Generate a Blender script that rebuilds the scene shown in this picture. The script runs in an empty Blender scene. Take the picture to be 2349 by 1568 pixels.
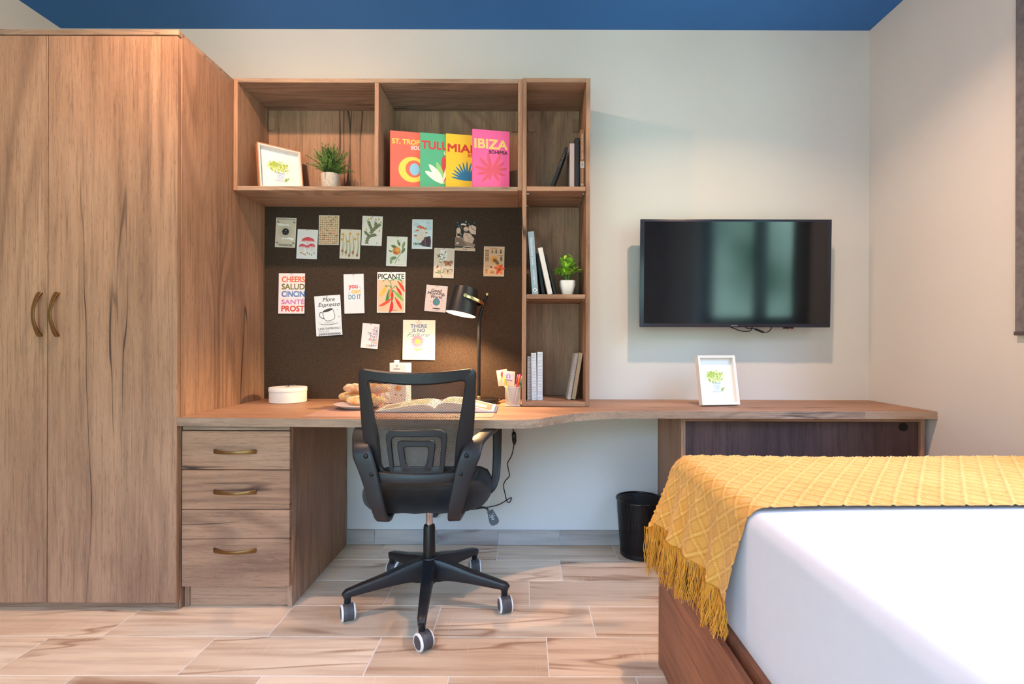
import bpy, bmesh, math, random
import numpy as np
from mathutils import Vector, Matrix, Euler
random.seed(7)
S = bpy.context.scene
C = S.collection
PI = math.pi
R = math.radians
# ------------------------------------------------------------------ camera, world, lights, exposure
CX, CY, F, CAMZ = 1205.0, 785.0, 1180.0, 1.043
WALL = 2.658
cam_d = bpy.data.cameras.new('camera')
cam = bpy.data.objects.new('camera', cam_d)
C.objects.link(cam)
cam.location = (0, 0, CAMZ)
cam.rotation_euler = Euler((R(90), R(-0.155), 0), 'XYZ')
cam.rotation_mode = 'XYZ'
cam_d.sensor_width = 36.0
cam_d.lens = 36.0 * F / 2349.0
cam_d.shift_x = -(CX - 1174.5) / 2349.0
cam_d.shift_y = (CY - 784.0) / 2349.0
cam_d.clip_start = 0.05
S.camera = cam
S.view_settings.view_transform = 'Standard'
S.view_settings.look = 'None'
S.view_settings.gamma = 1.0
S.view_settings.use_curve_mapping = False
S.view_settings.exposure = 0.0

W = bpy.data.worlds.new('world')
S.world = W
W.use_nodes = True
def build_world():
    nt = W.node_tree
    for n in list(nt.nodes):
        nt.nodes.remove(n)
    N = nt.nodes.new
    L = nt.links.new
    tc = N('ShaderNodeTexCoord')
    sep = N('ShaderNodeSeparateXYZ')
    L(tc.outputs['Generated'], sep.inputs[0])
    ns = N('ShaderNodeTexNoise')
    ns.inputs['Scale'].default_value = 9
    ns.inputs['Detail'].default_value = 5
    L(tc.outputs['Generated'], ns.inputs['Vector'])
    green = N('ShaderNodeValToRGB')
    green.color_ramp.elements[0].position = 0.35
    green.color_ramp.elements[0].color = (0.021, 0.06, 0.04, 1)
    green.color_ramp.elements[1].position = 0.68
    green.color_ramp.elements[1].color = (0.24, 0.39, 0.36, 1)
    L(ns.outputs['Fac'], green.inputs[0])
    # treeline: elevation + noise
    ad = N('ShaderNodeMath'); ad.operation = 'MULTIPLY_ADD'
    ad.inputs[1].default_value = 0.35
    L(ns.outputs['Fac'], ad.inputs[0])
    L(sep.outputs['Z'], ad.inputs[2])
    # the trees beyond the right-hand window (+x) stand closer and taller
    mxx = N('ShaderNodeMath'); mxx.operation = 'MAXIMUM'; mxx.inputs[1].default_value = 0.0
    L(sep.outputs['X'], mxx.inputs[0])
    sb = N('ShaderNodeMath'); sb.operation = 'MULTIPLY_ADD'; sb.inputs[1].default_value = -0.25
    L(mxx.outputs[0], sb.inputs[0]); L(ad.outputs[0], sb.inputs[2])
    mr = N('ShaderNodeMapRange')
    mr.inputs['From Min'].default_value = 0.40
    mr.inputs['From Max'].default_value = 0.46
    L(sb.outputs[0], mr.inputs['Value'])
    mx = N('ShaderNodeMix'); mx.data_type = 'RGBA'
    L(mr.outputs[0], mx.inputs[0])
    L(green.outputs[0], mx.inputs[6])
    mx.inputs[7].default_value = (0.35, 0.585, 1.0, 1)
    bg = N('ShaderNodeBackground')
    L(mx.outputs[2], bg.inputs[0])
    bg.inputs[1].default_value = 25.5
    out = N('ShaderNodeOutputWorld')
    L(bg.outputs[0], out.inputs[0])
build_world()

DOWNLIGHTS = [  # x, y, watts to the sides, watts downwards, colour
    (0.85, 1.62, 4.5, 19.0, (1.0, 0.66, 0.44)), (-1.10, 1.60, 26.0, 17.0, (1.0, 0.60, 0.36)),
    (0.85, -0.10, 3.0, 7.0, (1.0, 0.62, 0.36)), (-1.10, -0.10, 6.0, 10.0, (1.0, 0.62, 0.36))]  # rear pair: unseen lamps added for even fill light
for i, (x, y, w, w2, col_) in enumerate(DOWNLIGHTS):
    ld = bpy.data.lights.new('ceiling_lamp_light', 'POINT')
    ld.energy = w
    ld.shadow_soft_size = 0.022
    ld2 = bpy.data.lights.new('ceiling_lamp_beam', 'AREA')
    ld2.shape = 'DISK'; ld2.size = 0.06; ld2.energy = w2
    if i == 0: ld2.spread = R(135)
    for k_, l_ in enumerate((ld, ld2)):
        l_.color = col_
        lo = bpy.data.objects.new(l_.name, l_)
        lo.location = (x, y, (2.542, 2.562)[k_])
        C.objects.link(lo)
# daylight portal in the window opening (guides sampling of the sky, emits nothing itself)
pd = bpy.data.lights.new('window_portal', 'AREA')
pd.shape = 'RECTANGLE'; pd.size = 1.96; pd.size_y = 1.35
pd.cycles.is_portal = True
po = bpy.data.objects.new('window_portal', pd)
po.location = (1.86, 0.68, 1.755)
po.rotation_euler = (R(90), 0, R(90))
C.objects.link(po)

pd = bpy.data.lights.new('added_window_portal', 'AREA')  # sampling portal for the added rear opening
pd.shape = 'RECTANGLE'; pd.size = 2.4; pd.size_y = 2.2
pd.cycles.is_portal = True
po = bpy.data.objects.new('added_window_portal', pd)
po.location = (-1.0, -1.86, 1.2)
po.rotation_euler = (R(-90), 0, 0)
C.objects.link(po)

# ------------------------------------------------------------------ helpers
def lin(c):
    r = []
    for v in c[:3]:
        v = v / 255.0
        r.append(v / 12.92 if v <= 0.04045 else ((v + 0.055) / 1.055) ** 2.4)
    return (r[0], r[1], r[2], 1.0)

def P(px, py, Y):
    """photo pixel at real depth Y -> world point"""
    xt = px - (py - 784) * 0.0027
    yt = py + (px - 1174.5) * 0.0027
    return Vector(((xt - CX) * Y / F, Y, CAMZ - (yt - CY) * Y / F))

def tag(o, label=None, cat=None, group=None, kind=None):
    if label: o['label'] = label
    if cat: o['category'] = cat
    if group: o['group'] = group
    if kind: o['kind'] = kind
    return o

def thing(name, label, cat, loc=(0, 0, 0), rot=(0, 0, 0), group=None):
    o = bpy.data.objects.new(name, None)
    o.empty_display_size = 0.05
    C.objects.link(o)
    o.location = loc
    o.rotation_euler = rot
    tag(o, label, cat, group)
    return o

def root_of(o):
    while o.parent: o = o.parent
    return o

def obj(name, geo, mat, parent=None, world=False, smooth=False, loc=None, rot=None, auto=None):
    """geo: bmesh, or (verts, faces), or Mesh. world=True: coordinates are world ones and the thing is unrotated."""
    if isinstance(geo, bmesh.types.BMesh):
        me = bpy.data.meshes.new(name)
        bmesh.ops.recalc_face_normals(geo, faces=geo.faces)
        geo.to_mesh(me); geo.free()
    elif isinstance(geo, bpy.types.Mesh):
        me = geo
    else:
        me = bpy.data.meshes.new(name)
        me.from_pydata([tuple(v) for v in geo[0]], [], geo[1])
        me.update()
    if world and parent is not None:
        me.transform(Matrix.Translation(-root_of(parent).location))
    if mat is not None and len(me.materials) == 0:
        for m in (mat if isinstance(mat, (list, tuple)) else [mat]):
            me.materials.append(m)
    if smooth:
        me.polygons.foreach_set('use_smooth', [True] * len(me.polygons))
        if auto:
            bm = bmesh.new(); bm.from_mesh(me)
            for e in bm.edges:
                if len(e.link_faces) == 2 and e.calc_face_angle(0) > R(auto):
                    e.smooth = False
            bm.to_mesh(me); bm.free()
    o = bpy.data.objects.new(name, me)
    C.objects.link(o)
    if parent is not None: o.parent = parent
    if loc is not None: o.location = loc
    if rot is not None: o.rotation_euler = rot
    return o

def bx(bm, x0, x1, y0, y1, z0, z1, bevel=0.0, seg=1, M=None):
    r = bmesh.ops.create_cube(bm, size=1)
    vs = r['verts']
    bmesh.ops.scale(bm, vec=(x1 - x0, y1 - y0, z1 - z0), verts=vs)
    bmesh.ops.translate(bm, vec=((x0 + x1) / 2, (y0 + y1) / 2, (z0 + z1) / 2), verts=vs)
    if bevel > 0:
        es = list({e for v in vs for e in v.link_edges})
        rr = bmesh.ops.bevel(bm, geom=es, offset=bevel, segments=seg, profile=0.5, affect='EDGES')
        vs = list({v for f in rr['faces'] for v in f.verts} | {v for v in vs if v.is_valid})
    if M is not None:
        bmesh.ops.transform(bm, matrix=M, verts=[v for v in vs if v.is_valid])
    return vs

def box(x0, x1, y0, y1, z0, z1, bevel=0.0012, seg=1):
    bm = bmesh.new()
    bx(bm, x0, x1, y0, y1, z0, z1, bevel, seg)
    return bm

def lathe(prof, n=32, bm=None, M=None, cap=True, sx=1.0, sy=1.0):
    bm = bm or bmesh.new()
    rings = []
    for r, z in prof:
        if r < 1e-6:
            v = bm.verts.new((0, 0, z)); rings.append([v])
        else:
            rings.append([bm.verts.new((r * sx * math.cos(2 * PI * i / n), r * sy * math.sin(2 * PI * i / n), z)) for i in range(n)])
    for a, b in zip(rings, rings[1:]):
        for i in range(n):
            j = (i + 1) % n
            if len(a) == 1 and len(b) == 1: continue
            if len(a) == 1: bm.faces.new((a[0], b[j], b[i]))
            elif len(b) == 1: bm.faces.new((a[i], a[j], b[0]))
            else: bm.faces.new((a[i], a[j], b[j], b[i]))
    if cap:
        if len(rings[0]) > 1: bm.faces.new(list(reversed(rings[0])))
        if len(rings[-1]) > 1: bm.faces.new(rings[-1])
    if M is not None:
        vs = [v for r in rings for v in r]
        bmesh.ops.transform(bm, matrix=M, verts=vs)
    return bm

def catmull(pts, k=6, closed=False):
    pts = [Vector(p) for p in pts]
    n = len(pts); out = []
    rng = range(n) if closed else range(n - 1)
    for i in rng:
        if closed:
            p0, p1, p2, p3 = pts[(i - 1) % n], pts[i], pts[(i + 1) % n], pts[(i + 2) % n]
        else:
            p0, p1, p2, p3 = pts[max(i - 1, 0)], pts[i], pts[i + 1], pts[min(i + 2, n - 1)]
        for j in range(k):
            t = j / k
            out.append(0.5 * ((2 * p1) + (-p0 + p2) * t + (2 * p0 - 5 * p1 + 4 * p2 - p3) * t * t + (-p0 + 3 * p1 - 3 * p2 + p3) * t ** 3))
    if not closed: out.append(pts[-1])
    return out

def tube(pts, rad, n=8, bm=None, closed=False):
    """round tube along pts, rad a number or list"""
    bm = bm or bmesh.new()
    pts = [Vector(p) for p in pts]
    m = len(pts)
    rr = rad if isinstance(rad, (list, tuple)) else [rad] * m
    up = None; rings = []
    for i, p in enumerate(pts):
        if closed: t = pts[(i + 1) % m] - pts[i - 1]
        else: t = pts[min(i + 1, m - 1)] - pts[max(i - 1, 0)]
        t = t.normalized() if t.length > 1e-9 else Vector((0, 0, 1))
        if up is None:
            up = Vector((0, 0, 1)) if abs(t.z) < 0.9 else Vector((1, 0, 0))
        a = up - t * up.dot(t)
        a = a.normalized() if a.length > 1e-6 else t.orthogonal().normalized()
        up = a
        b = t.cross(a)
        rings.append([bm.verts.new(p + (a * math.cos(2 * PI * k / n) + b * math.sin(2 * PI * k / n)) * rr[i]) for k in range(n)])
    cnt = m if closed else m - 1
    for i in range(cnt):
        a, b = rings[i], rings[(i + 1) % m]
        for k in range(n):
            bm.faces.new((a[k], a[(k + 1) % n], b[(k + 1) % n], b[k]))
    if not closed:
        bm.faces.new(list(reversed(rings[0]))); bm.faces.new(rings[-1])
    return bm

def band(pts, widths, thicks, wdir=(1, 0, 0), bm=None, rnd=0.35):
    """swept rounded bar; width along wdir (made normal to the path)"""
    bm = bm or bmesh.new()
    pts = [Vector(p) for p in pts]; m = len(pts); rings = []
    sec = []
    for (sx, sy) in ((1, 1), (-1, 1), (-1, -1), (1, -1)):
        if sx * sy > 0: sec += [(sx, sy * (1 - 2 * rnd * 1.0)), (sx * (1 - rnd * 0.25), sy * (1 - rnd * 0.5)), (sx * (1 - rnd * 0.7), sy)]
        else: sec += [(sx * (1 - rnd * 0.7), sy), (sx * (1 - rnd * 0.25), sy * (1 - rnd * 0.5)), (sx, sy * (1 - 2 * rnd))]
    for i, p in enumerate(pts):
        t = (pts[min(i + 1, m - 1)] - pts[max(i - 1, 0)]).normalized()
        wd = Vector(wdir); wd = (wd - t * wd.dot(t)).normalized()
        nn = t.cross(wd)
        w = widths[i] if isinstance(widths, (list, tuple)) else widths
        h = thicks[i] if isinstance(thicks, (list, tuple)) else thicks
        rings.append([bm.verts.new(p + wd * a * w / 2 + nn * b * h / 2) for a, b in sec])
    k = len(sec)
    for a, b in zip(rings, rings[1:]):
        for i in range(k):
            bm.faces.new((a[i], a[(i + 1) % k], b[(i + 1) % k], b[i]))
    bm.faces.new(list(reversed(rings[0]))); bm.faces.new(rings[-1])
    return bm

def lerp_list(vals, n):
    xs = np.linspace(0, 1, len(vals))
    return list(np.interp(np.linspace(0, 1, n), xs, vals))

def prism(outline, z0, z1, bm=None):
    """outline [(x,y)] extruded in z"""
    bm = bm or bmesh.new()
    a = [bm.verts.new((x, y, z0)) for x, y in outline]
    b = [bm.verts.new((x, y, z1)) for x, y in outline]
    n = len(outline)
    bm.faces.new(list(reversed(a))); bm.faces.new(b)
    for i in range(n):
        j = (i + 1) % n
        bm.faces.new((a[i], a[j], b[j], b[i]))
    return bm

# ------------------------------------------------------------------ materials
MC = {}
def new_mat(name):
    m = bpy.data.materials.new(name); m.use_nodes = True
    nt = m.node_tree
    b = nt.nodes['Principled BSDF']
    return m, nt, b

def flat(c, rough=0.6, metal=0.0, spec=0.4, name='paint', noise=0.0):
    key = (tuple(c), rough, metal, spec, noise)
    if key in MC: return MC[key]
    m, nt, b = new_mat(name)
    b.inputs['Base Color'].default_value = lin(c)
    b.inputs['Roughness'].default_value = rough
    b.inputs['Metallic'].default_value = metal
    b.inputs['Specular IOR Level'].default_value = spec
    if noise > 0:
        n = nt.nodes.new('ShaderNodeTexNoise'); n.inputs['Scale'].default_value = 220; n.inputs['Detail'].default_value = 3
        tc = nt.nodes.new('ShaderNodeTexCoord'); nt.links.new(tc.outputs['Object'], n.inputs['Vector'])
        bp = nt.nodes.new('ShaderNodeBump'); bp.inputs['Strength'].default_value = noise; bp.inputs['Distance'].default_value = 0.001
        nt.links.new(n.outputs['Fac'], bp.inputs['Height']); nt.links.new(bp.outputs[0], b.inputs['Normal'])
    MC[key] = m
    return m

class NB:
    """small node-building helper"""
    def __init__(s, nt): s.nt = nt
    def n(s, t, **kw):
        x = s.nt.nodes.new(t)
        for k, v in kw.items(): setattr(x, k, v)
        return x
    def l(s, a, b): s.nt.links.new(a, b)
    def val(s, inp, v):
        if hasattr(v, 'is_output') or isinstance(v, bpy.types.NodeSocket): s.l(v, inp)
        else: inp.default_value = v
    def math(s, op, a, b=0.0, c=0.0, clamp=False):
        x = s.n('ShaderNodeMath', operation=op); x.use_clamp = clamp
        s.val(x.inputs[0], a); s.val(x.inputs[1], b)
        if len(x.inputs) > 2: s.val(x.inputs[2], c)
        return x.outputs[0]
    def noise(s, vec, scale, detail=3, rough=0.55, dist=0.0):
        x = s.n('ShaderNodeTexNoise')
        s.l(vec, x.inputs['Vector'])
        x.inputs['Scale'].default_value = scale; x.inputs['Detail'].default_value = detail
        x.inputs['Roughness'].default_value = rough; x.inputs['Distortion'].default_value = dist
        return x.outputs['Fac']
    def mapping(s, vec, scale=(1, 1, 1), loc=(0, 0, 0), rot=(0, 0, 0)):
        x = s.n('ShaderNodeMapping')
        s.l(vec, x.inputs['Vector'])
        x.inputs['Scale'].default_value = scale; x.inputs['Location'].default_value = loc; x.inputs['Rotation'].default_value = rot
        return x.outputs[0]
    def mr(s, v, a, b, c=0.0, d=1.0, smooth=False):
        x = s.n('ShaderNodeMapRange')
        if smooth: x.interpolation_type = 'SMOOTHSTEP'
        s.l(v, x.inputs['Value'])
        for k, q in zip(('From Min', 'From Max', 'To Min', 'To Max'), (a, b, c, d)): x.inputs[k].default_value = q
        return x.outputs[0]
    def mix(s, f, a, b, mode='MIX'):
        x = s.n('ShaderNodeMix', data_type='RGBA', blend_type=mode)
        s.val(x.inputs[0], f)
        for k, v in ((6, a), (7, b)):
            if isinstance(v, tuple): x.inputs[k].default_value = v
            else: s.l(v, x.inputs[k])
        return x.outputs[2]
    def bump(s, h, strength, dist=0.001):
        x = s.n('ShaderNodeBump'); x.inputs['Strength'].default_value = strength; x.inputs['Distance'].default_value = dist
        s.l(h, x.inputs['Height']); return x.outputs[0]

def wood(name, light, mid, dark, axis='Z', rough=0.55, crack=1.0, scale=1.0):
    m, nt, b = new_mat(name)
    q = NB(nt)
    tc = q.n('ShaderNodeTexCoord'); oi = q.n('ShaderNodeObjectInfo')
    off = q.n('ShaderNodeVectorMath', operation='SCALE'); off.inputs[0].default_value = (17.3, 11.1, 23.7)
    q.l(oi.outputs['Random'], off.inputs['Scale'])
    ad = q.n('ShaderNodeVectorMath', operation='ADD')
    q.l(tc.outputs['Object'], ad.inputs[0]); q.l(off.outputs[0], ad.inputs[1])
    v = ad.outputs[0]
    def st(k):  # stretched coordinates along the grain
        sc = {'X': (k, 1, 1), 'Y': (1, k, 1), 'Z': (1, 1, k)}[axis]
        return q.mapping(v, tuple(a * scale for a in sc))
    fig = q.noise(st(0.16), 2.4, 2, 0.45, 0.5)
    ring01 = q.mr(q.math('SINE', q.math('MULTIPLY', fig, 95.0)), -0.4, 1.0, 0.0, 1.0)
    ringmask = q.mr(q.noise(st(0.30), 1.9, 1), 0.47, 0.60)
    fine = q.noise(st(0.030), 130, 4, 0.65)
    pore = q.noise(st(0.07), 330, 2, 0.6)
    blot = q.noise(st(0.30), 3.2, 4, 0.6)
    streak = q.noise(st(0.05), 11, 4, 0.65)
    col = q.mix(q.mr(blot, 0.34, 0.68), mid, light)
    col = q.mix(q.mr(streak, 0.50, 0.70, 0, 0.55), col, dark)
    col = q.mix(q.math('MULTIPLY', q.math('MULTIPLY', ring01, ringmask), 0.42), col, dark)
    col = q.mix(q.mr(fine, 0.50, 0.72, 0, 0.60), col, dark)
    col = q.mix(q.mr(pore, 0.60, 0.70, 0, 0.50), col, dark)
    col = q.mix(q.mr(pore, 0.40, 0.30, 0, 0.40), col, light)
    # long dark cracks: contour lines of a stretched noise, broken by a mask
    cn = q.noise(st(0.055), 3.4, 4, 0.5, 0.0)
    cd = q.math('ABSOLUTE', q.math('SUBTRACT', cn, 0.5))
    cl = q.mr(cd, 0.0008, 0.0042, 1.0, 0.0)
    cm = q.mr(q.noise(st(0.22), 3.6, 2), 0.46, 0.53)
    crackf = q.math('MULTIPLY', q.math('MULTIPLY', cl, cm), 0.95 * crack)
    halo = q.math('MULTIPLY', q.math('MULTIPLY', q.mr(cd, 0.0, 0.020, 1.0, 0.0), cm), 0.25 * crack)
    vo = q.n('ShaderNodeTexVoronoi'); vo.inputs['Scale'].default_value = 2.6
    q.l(st(0.55), vo.inputs['Vector'])
    kn = q.mr(vo.outputs['Distance'], 0.012, 0.045, 0.8 * crack, 0.0)
    vd = (dark[0] * 0.30, dark[1] * 0.30, dark[2] * 0.34, 1)
    col = q.mix(halo, col, dark)
    col = q.mix(crackf, col, vd)
    col = q.mix(kn, col, vd)
    q.l(col, b.inputs['Base Color'])
    b.inputs['Roughness'].default_value = rough
    b.inputs['Specular IOR Level'].default_value = 0.35
    h = q.math('SUBTRACT', q.math('MULTIPLY', fine, -0.6), q.math('MULTIPLY', crackf, 1.2))
    q.l(q.bump(h, 0.35, 0.0012), b.inputs['Normal'])
    return m

OAK_L, OAK_M, OAK_D = lin((184, 144, 116)), lin((156, 117, 92)), lin((98, 69, 54))
oak_v = wood('oak_vertical', OAK_L, OAK_M, OAK_D, 'Z')
oak_h = wood('oak_horizontal', OAK_L, OAK_M, OAK_D, 'X')
oak_y = wood('oak_depth', OAK_L, OAK_M, OAK_D, 'Y')
oak_edge = wood('oak_edging', lin((178, 150, 128)), lin((150, 122, 102)), lin((98, 80, 68)), 'X', crack=0.8, scale=2.0)
oak_edge_v = wood('oak_edging_vertical', lin((178, 150, 128)), lin((150, 122, 102)), lin((98, 80, 68)), 'Z', crack=0.6, scale=2.0)
walnut = wood('bed_wood', lin((156, 102, 74)), lin((122, 72, 52)), lin((72, 42, 32)), 'Y')
shaded_door = wood('cupboard_door_shaded_wood', lin((104, 78, 70)), lin((80, 58, 54)), lin((48, 34, 36)), 'Z')  # same wood as the cupboard, the desk's shade put into its colour
walnut_x = wood('bed_wood_edge', lin((160, 112, 84)), lin((132, 86, 62)), lin((88, 54, 40)), 'Z')

def wall_mat(name, c, bump=0.12):
    m, nt, b = new_mat(name); q = NB(nt)
    tc = q.n('ShaderNodeTexCoord')
    n1 = q.noise(tc.outputs['Object'], 1.3, 3)
    c2 = tuple(list(v * 0.95 for v in lin(c)[:3]) + [1])
    q.l(q.mix(q.mr(n1, 0.35, 0.65), lin(c), c2), b.inputs['Base Color'])
    b.inputs['Roughness'].default_value = 0.75
    b.inputs['Specular IOR Level'].default_value = 0.2
    n2 = q.noise(tc.outputs['Object'], 160, 3)
    q.l(q.bump(n2, bump, 0.001), b.inputs['Normal'])
    return m
paint_wall = wall_mat('wall_paint', (214, 208, 202))
paint_blue = wall_mat('ceiling_blue_paint', (62, 116, 180), 0.05)

def tile_mat(name, base, light, brown):
    m, nt, b = new_mat(name); q = NB(nt)
    tc = q.n('ShaderNodeTexCoord'); oi = q.n('ShaderNodeObjectInfo')
    off = q.n('ShaderNodeVectorMath', operation='SCALE'); off.inputs[0].default_value = (31.3, 19.7, 7.7)
    q.l(oi.outputs['Random'], off.inputs['Scale'])
    ad = q.n('ShaderNodeVectorMath', operation='ADD')
    q.l(tc.outputs['Object'], ad.inputs[0]); q.l(off.outputs[0], ad.inputs[1])
    v = ad.outputs[0]
    st = lambda k: q.mapping(v, (k, 1, 1))
    col = q.mix(q.mr(q.noise(st(0.3), 5, 3), 0.3, 0.7), base, light)
    col = q.mix(q.mr(q.noise(st(0.06), 26, 4, 0.6), 0.46, 0.72, 0, 0.50), col, brown)
    # occasional brown veins
    cn = q.noise(st(0.16), 4.0, 3, 0.6, 0.4)
    cd = q.math('ABSOLUTE', q.math('SUBTRACT', cn, 0.5))
    vm = q.mr(q.noise(st(0.5), 2.4, 2), 0.46, 0.56)
    vein = q.math('MULTIPLY', q.mr(cd, 0.0, 0.022, 1.0, 0.0), q.math('MULTIPLY', vm, 0.75))
    col = q.mix(vein, col, brown)
    # saw marks across the plank
    saw = q.noise(q.mapping(v, (1, 0.05, 1)), 120, 2)
    sm = q.mr(q.noise(v, 5, 2), 0.45, 0.60)
    col = q.mix(q.math('MULTIPLY', q.mr(saw, 0.60, 0.70, 0, 0.35), sm), col, light)
    # per-plank shade
    hs = q.n('ShaderNodeHueSaturation')
    q.l(q.mr(oi.outputs['Random'], 0, 1, 0.86, 1.10), hs.inputs['Value'])
    q.l(col, hs.inputs['Color'])
    q.l(hs.outputs[0], b.inputs['Base Color'])
    b.inputs['Roughness'].default_value = 0.42
    b.inputs['Specular IOR Level'].default_value = 0.35
    q.l(q.bump(q.noise(st(0.05), 60, 3), 0.12, 0.001), b.inputs['Normal'])
    return m
floor_tile_m = tile_mat('floor_tile_glaze', lin((212, 181, 150)), lin((234, 210, 180)), lin((142, 96, 66)))
skirt_m = tile_mat('skirting_tile_glaze', lin((160, 150, 142)), lin((180, 170, 162)), lin((118, 104, 96)))
grout = flat((226, 220, 212), 0.9, name='grout')

def speckle_mat(name, c, c2, rough=0.9, sc=420):
    m, nt, b = new_mat(name); q = NB(nt)
    tc = q.n('ShaderNodeTexCoord')
    n = q.noise(tc.outputs['Object'], sc, 2, 0.7)
    n2 = q.noise(tc.outputs['Object'], sc * 0.35, 3, 0.7)
    col = q.mix(q.mr(n2, 0.35, 0.65, 0, 0.14), lin(c), lin(c2))
    col = q.mix(q.mr(n, 0.66, 0.75), col, lin(c2))
    q.l(col, b.inputs['Base Color'])
    b.inputs['Roughness'].default_value = rough
    b.inputs['Specular IOR Level'].default_value = 0.2
    q.l(q.bump(n, 0.5, 0.0015), b.inputs['Normal'])
    return m
cork = speckle_mat('dark_cork', (50, 42, 38), (156, 122, 94), sc=700)
black_plastic = flat((30, 30, 33), 0.42, spec=0.45, name='black_plastic', noise=0.25)
black_gloss = flat((14, 15, 18), 0.18, spec=0.6, name='black_gloss')
black_metal = flat((24, 24, 28), 0.35, metal=0.3, name='black_metal')
chrome = flat((200, 200, 205), 0.22, metal=1.0, name='chrome')
brass_old = flat((128, 98, 62), 0.33, metal=1.0, name='antique_brass')
brass = flat((205, 178, 130), 0.25, metal=1.0, name='brass')
white_plastic = flat((232, 230, 228), 0.4, name='white_plastic')
white_paper = flat((236, 234, 232), 0.7, name='paper')
cream_paper = flat((233, 224, 205), 0.7, name='cream_paper')
white_frame = flat((232, 224, 218), 0.45, name='white_frame')
rose_frame = flat((206, 176, 158), 0.4, name='frame_edge')

def fabric(name, c, sc=900, strength=0.5, rough=0.95, c2=None):
    m, nt, b = new_mat(name); q = NB(nt)
    tc = q.n('ShaderNodeTexCoord')
    w = q.n('ShaderNodeTexWave'); w.inputs['Scale'].default_value = sc / 6.28; w.bands_direction = 'X'
    w2 = q.n('ShaderNodeTexWave'); w2.inputs['Scale'].default_value = sc / 6.28; w2.bands_direction = 'Z'
    q.l(tc.outputs['Object'], w.inputs[0]); q.l(tc.outputs['Object'], w2.inputs[0])
    h = q.math('MULTIPLY', w.outputs['Fac'], w2.outputs['Fac'])
    n = q.noise(tc.outputs['Object'], 30, 3)
    cc = c2 or tuple(int(v * 0.85) for v in c)
    q.l(q.mix(q.mr(n, 0.35, 0.65), lin(c), lin(cc)), b.inputs['Base Color'])
    b.inputs['Roughness'].default_value = rough
    b.inputs['Specular IOR Level'].default_value = 0.15
    b.inputs['Sheen Weight'].default_value = 0.15
    q.l(q.bump(h, strength, 0.001), b.inputs['Normal'])
    return m
seat_fabric = fabric('black_seat_fabric', (26, 26, 29), 1500, 0.8)
sheet_m = fabric('white_sheet', (208, 208, 214), 2200, 0.03, c2=(206, 206, 213))

def net(name, c, pitch, hole, axes='XZ', rough=0.5, metal=0.0):
    """perforated sheet: staggered round holes cut by transparency"""
    m, nt, b = new_mat(name); q = NB(nt)
    b.inputs['Base Color'].default_value = lin(c); b.inputs['Roughness'].default_value = rough; b.inputs['Metallic'].default_value = metal
    tc = q.n('ShaderNodeTexCoord'); sp = q.n('ShaderNodeSeparateXYZ')
    q.l(tc.outputs['UV'] if axes == 'UV' else tc.outputs['Object'], sp.inputs[0])
    U = q.math('DIVIDE', sp.outputs[axes[0] if axes != 'UV' else 'X'], pitch)
    V = q.math('DIVIDE', sp.outputs[axes[1] if axes != 'UV' else 'Y'], pitch)
    def cell(du):
        a = q.math('SUBTRACT', q.math('FRACT', q.math('ADD', U, du + 1000)), 0.5)
        c_ = q.math('SUBTRACT', q.math('FRACT', q.math('ADD', V, du + 1000)), 0.5)
        return q.math('SQRT', q.math('ADD', q.math('MULTIPLY', a, a), q.math('MULTIPLY', c_, c_)))
    d = q.math('MINIMUM', cell(0.0), cell(0.5))
    f = q.math('LESS_THAN', d, hole)
    tr = q.n('ShaderNodeBsdfTransparent'); mx = q.n('ShaderNodeMixShader')
    q.l(f, mx.inputs[0]); q.l(b.outputs[0], mx.inputs[1]); q.l(tr.outputs[0], mx.inputs[2])
    q.l(mx.outputs[0], nt.nodes['Material Output'].inputs['Surface'])
    return m
back_net = net('black_back_mesh', (22, 22, 24), 0.0056, 0.265, 'XZ')
bin_net = net('black_wire_mesh', (16, 17, 22), 0.0042, 0.17, 'UV', 0.4, 0.4)
cup_net = net('silver_wire_mesh', (205, 200, 196), 0.0062, 0.27, 'UV', 0.4, 0.6)

def emit(name, c, s):
    m = bpy.data.materials.new(name); m.use_nodes = True; nt = m.node_tree
    for n in list(nt.nodes): nt.nodes.remove(n)
    e = nt.nodes.new('ShaderNodeEmission'); e.inputs[0].default_value = (c[0], c[1], c[2], 1); e.inputs[1].default_value = s
    o = nt.nodes.new('ShaderNodeOutputMaterial'); nt.links.new(e.outputs[0], o.inputs[0])
    return m

# ------------------------------------------------------------------ the room
XL, XR, YB, ZC = -2.405, 1.775, -1.75, 2.658
def struct(name, geo, m, **kw):
    o = obj(name, geo, m, **kw); o['kind'] = 'structure'; return o
struct('wall_back', box(XL - 0.1, XR + 0.2, WALL, WALL + 0.12, -0.05, ZC + 0.05, 0), paint_wall)
struct('wall_left', box(XL - 0.1, XL, YB - 0.1, WALL, -0.05, ZC + 0.05, 0), paint_wall)
bm = bmesh.new()
RX0, RX1, RZ0, RZ1 = -2.20, 0.20, 0.10, 2.30      # unseen glazed opening in the rear wall, added for cool frontal daylight
bx(bm, XL, RX0, YB - 0.1, YB, -0.05, ZC + 0.05); bx(bm, RX1, XR, YB - 0.1, YB, -0.05, ZC + 0.05)
bx(bm, RX0, RX1, YB - 0.1, YB, -0.05, RZ0); bx(bm, RX0, RX1, YB - 0.1, YB, RZ1, ZC + 0.05)
struct('wall_rear', bm, paint_wall)
struct('ceiling', box(XL - 0.1, XR + 0.2, YB - 0.1, WALL + 0.12, ZC, ZC + 0.1, 0), paint_blue)
WY0, WY1, WZ0, WZ1 = -0.30, 1.66, 1.08, 2.43      # window opening in the right wall
bm = bmesh.new()
bx(bm, XR, XR + 0.2, YB - 0.1, WY0, -0.05, ZC + 0.05)
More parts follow.
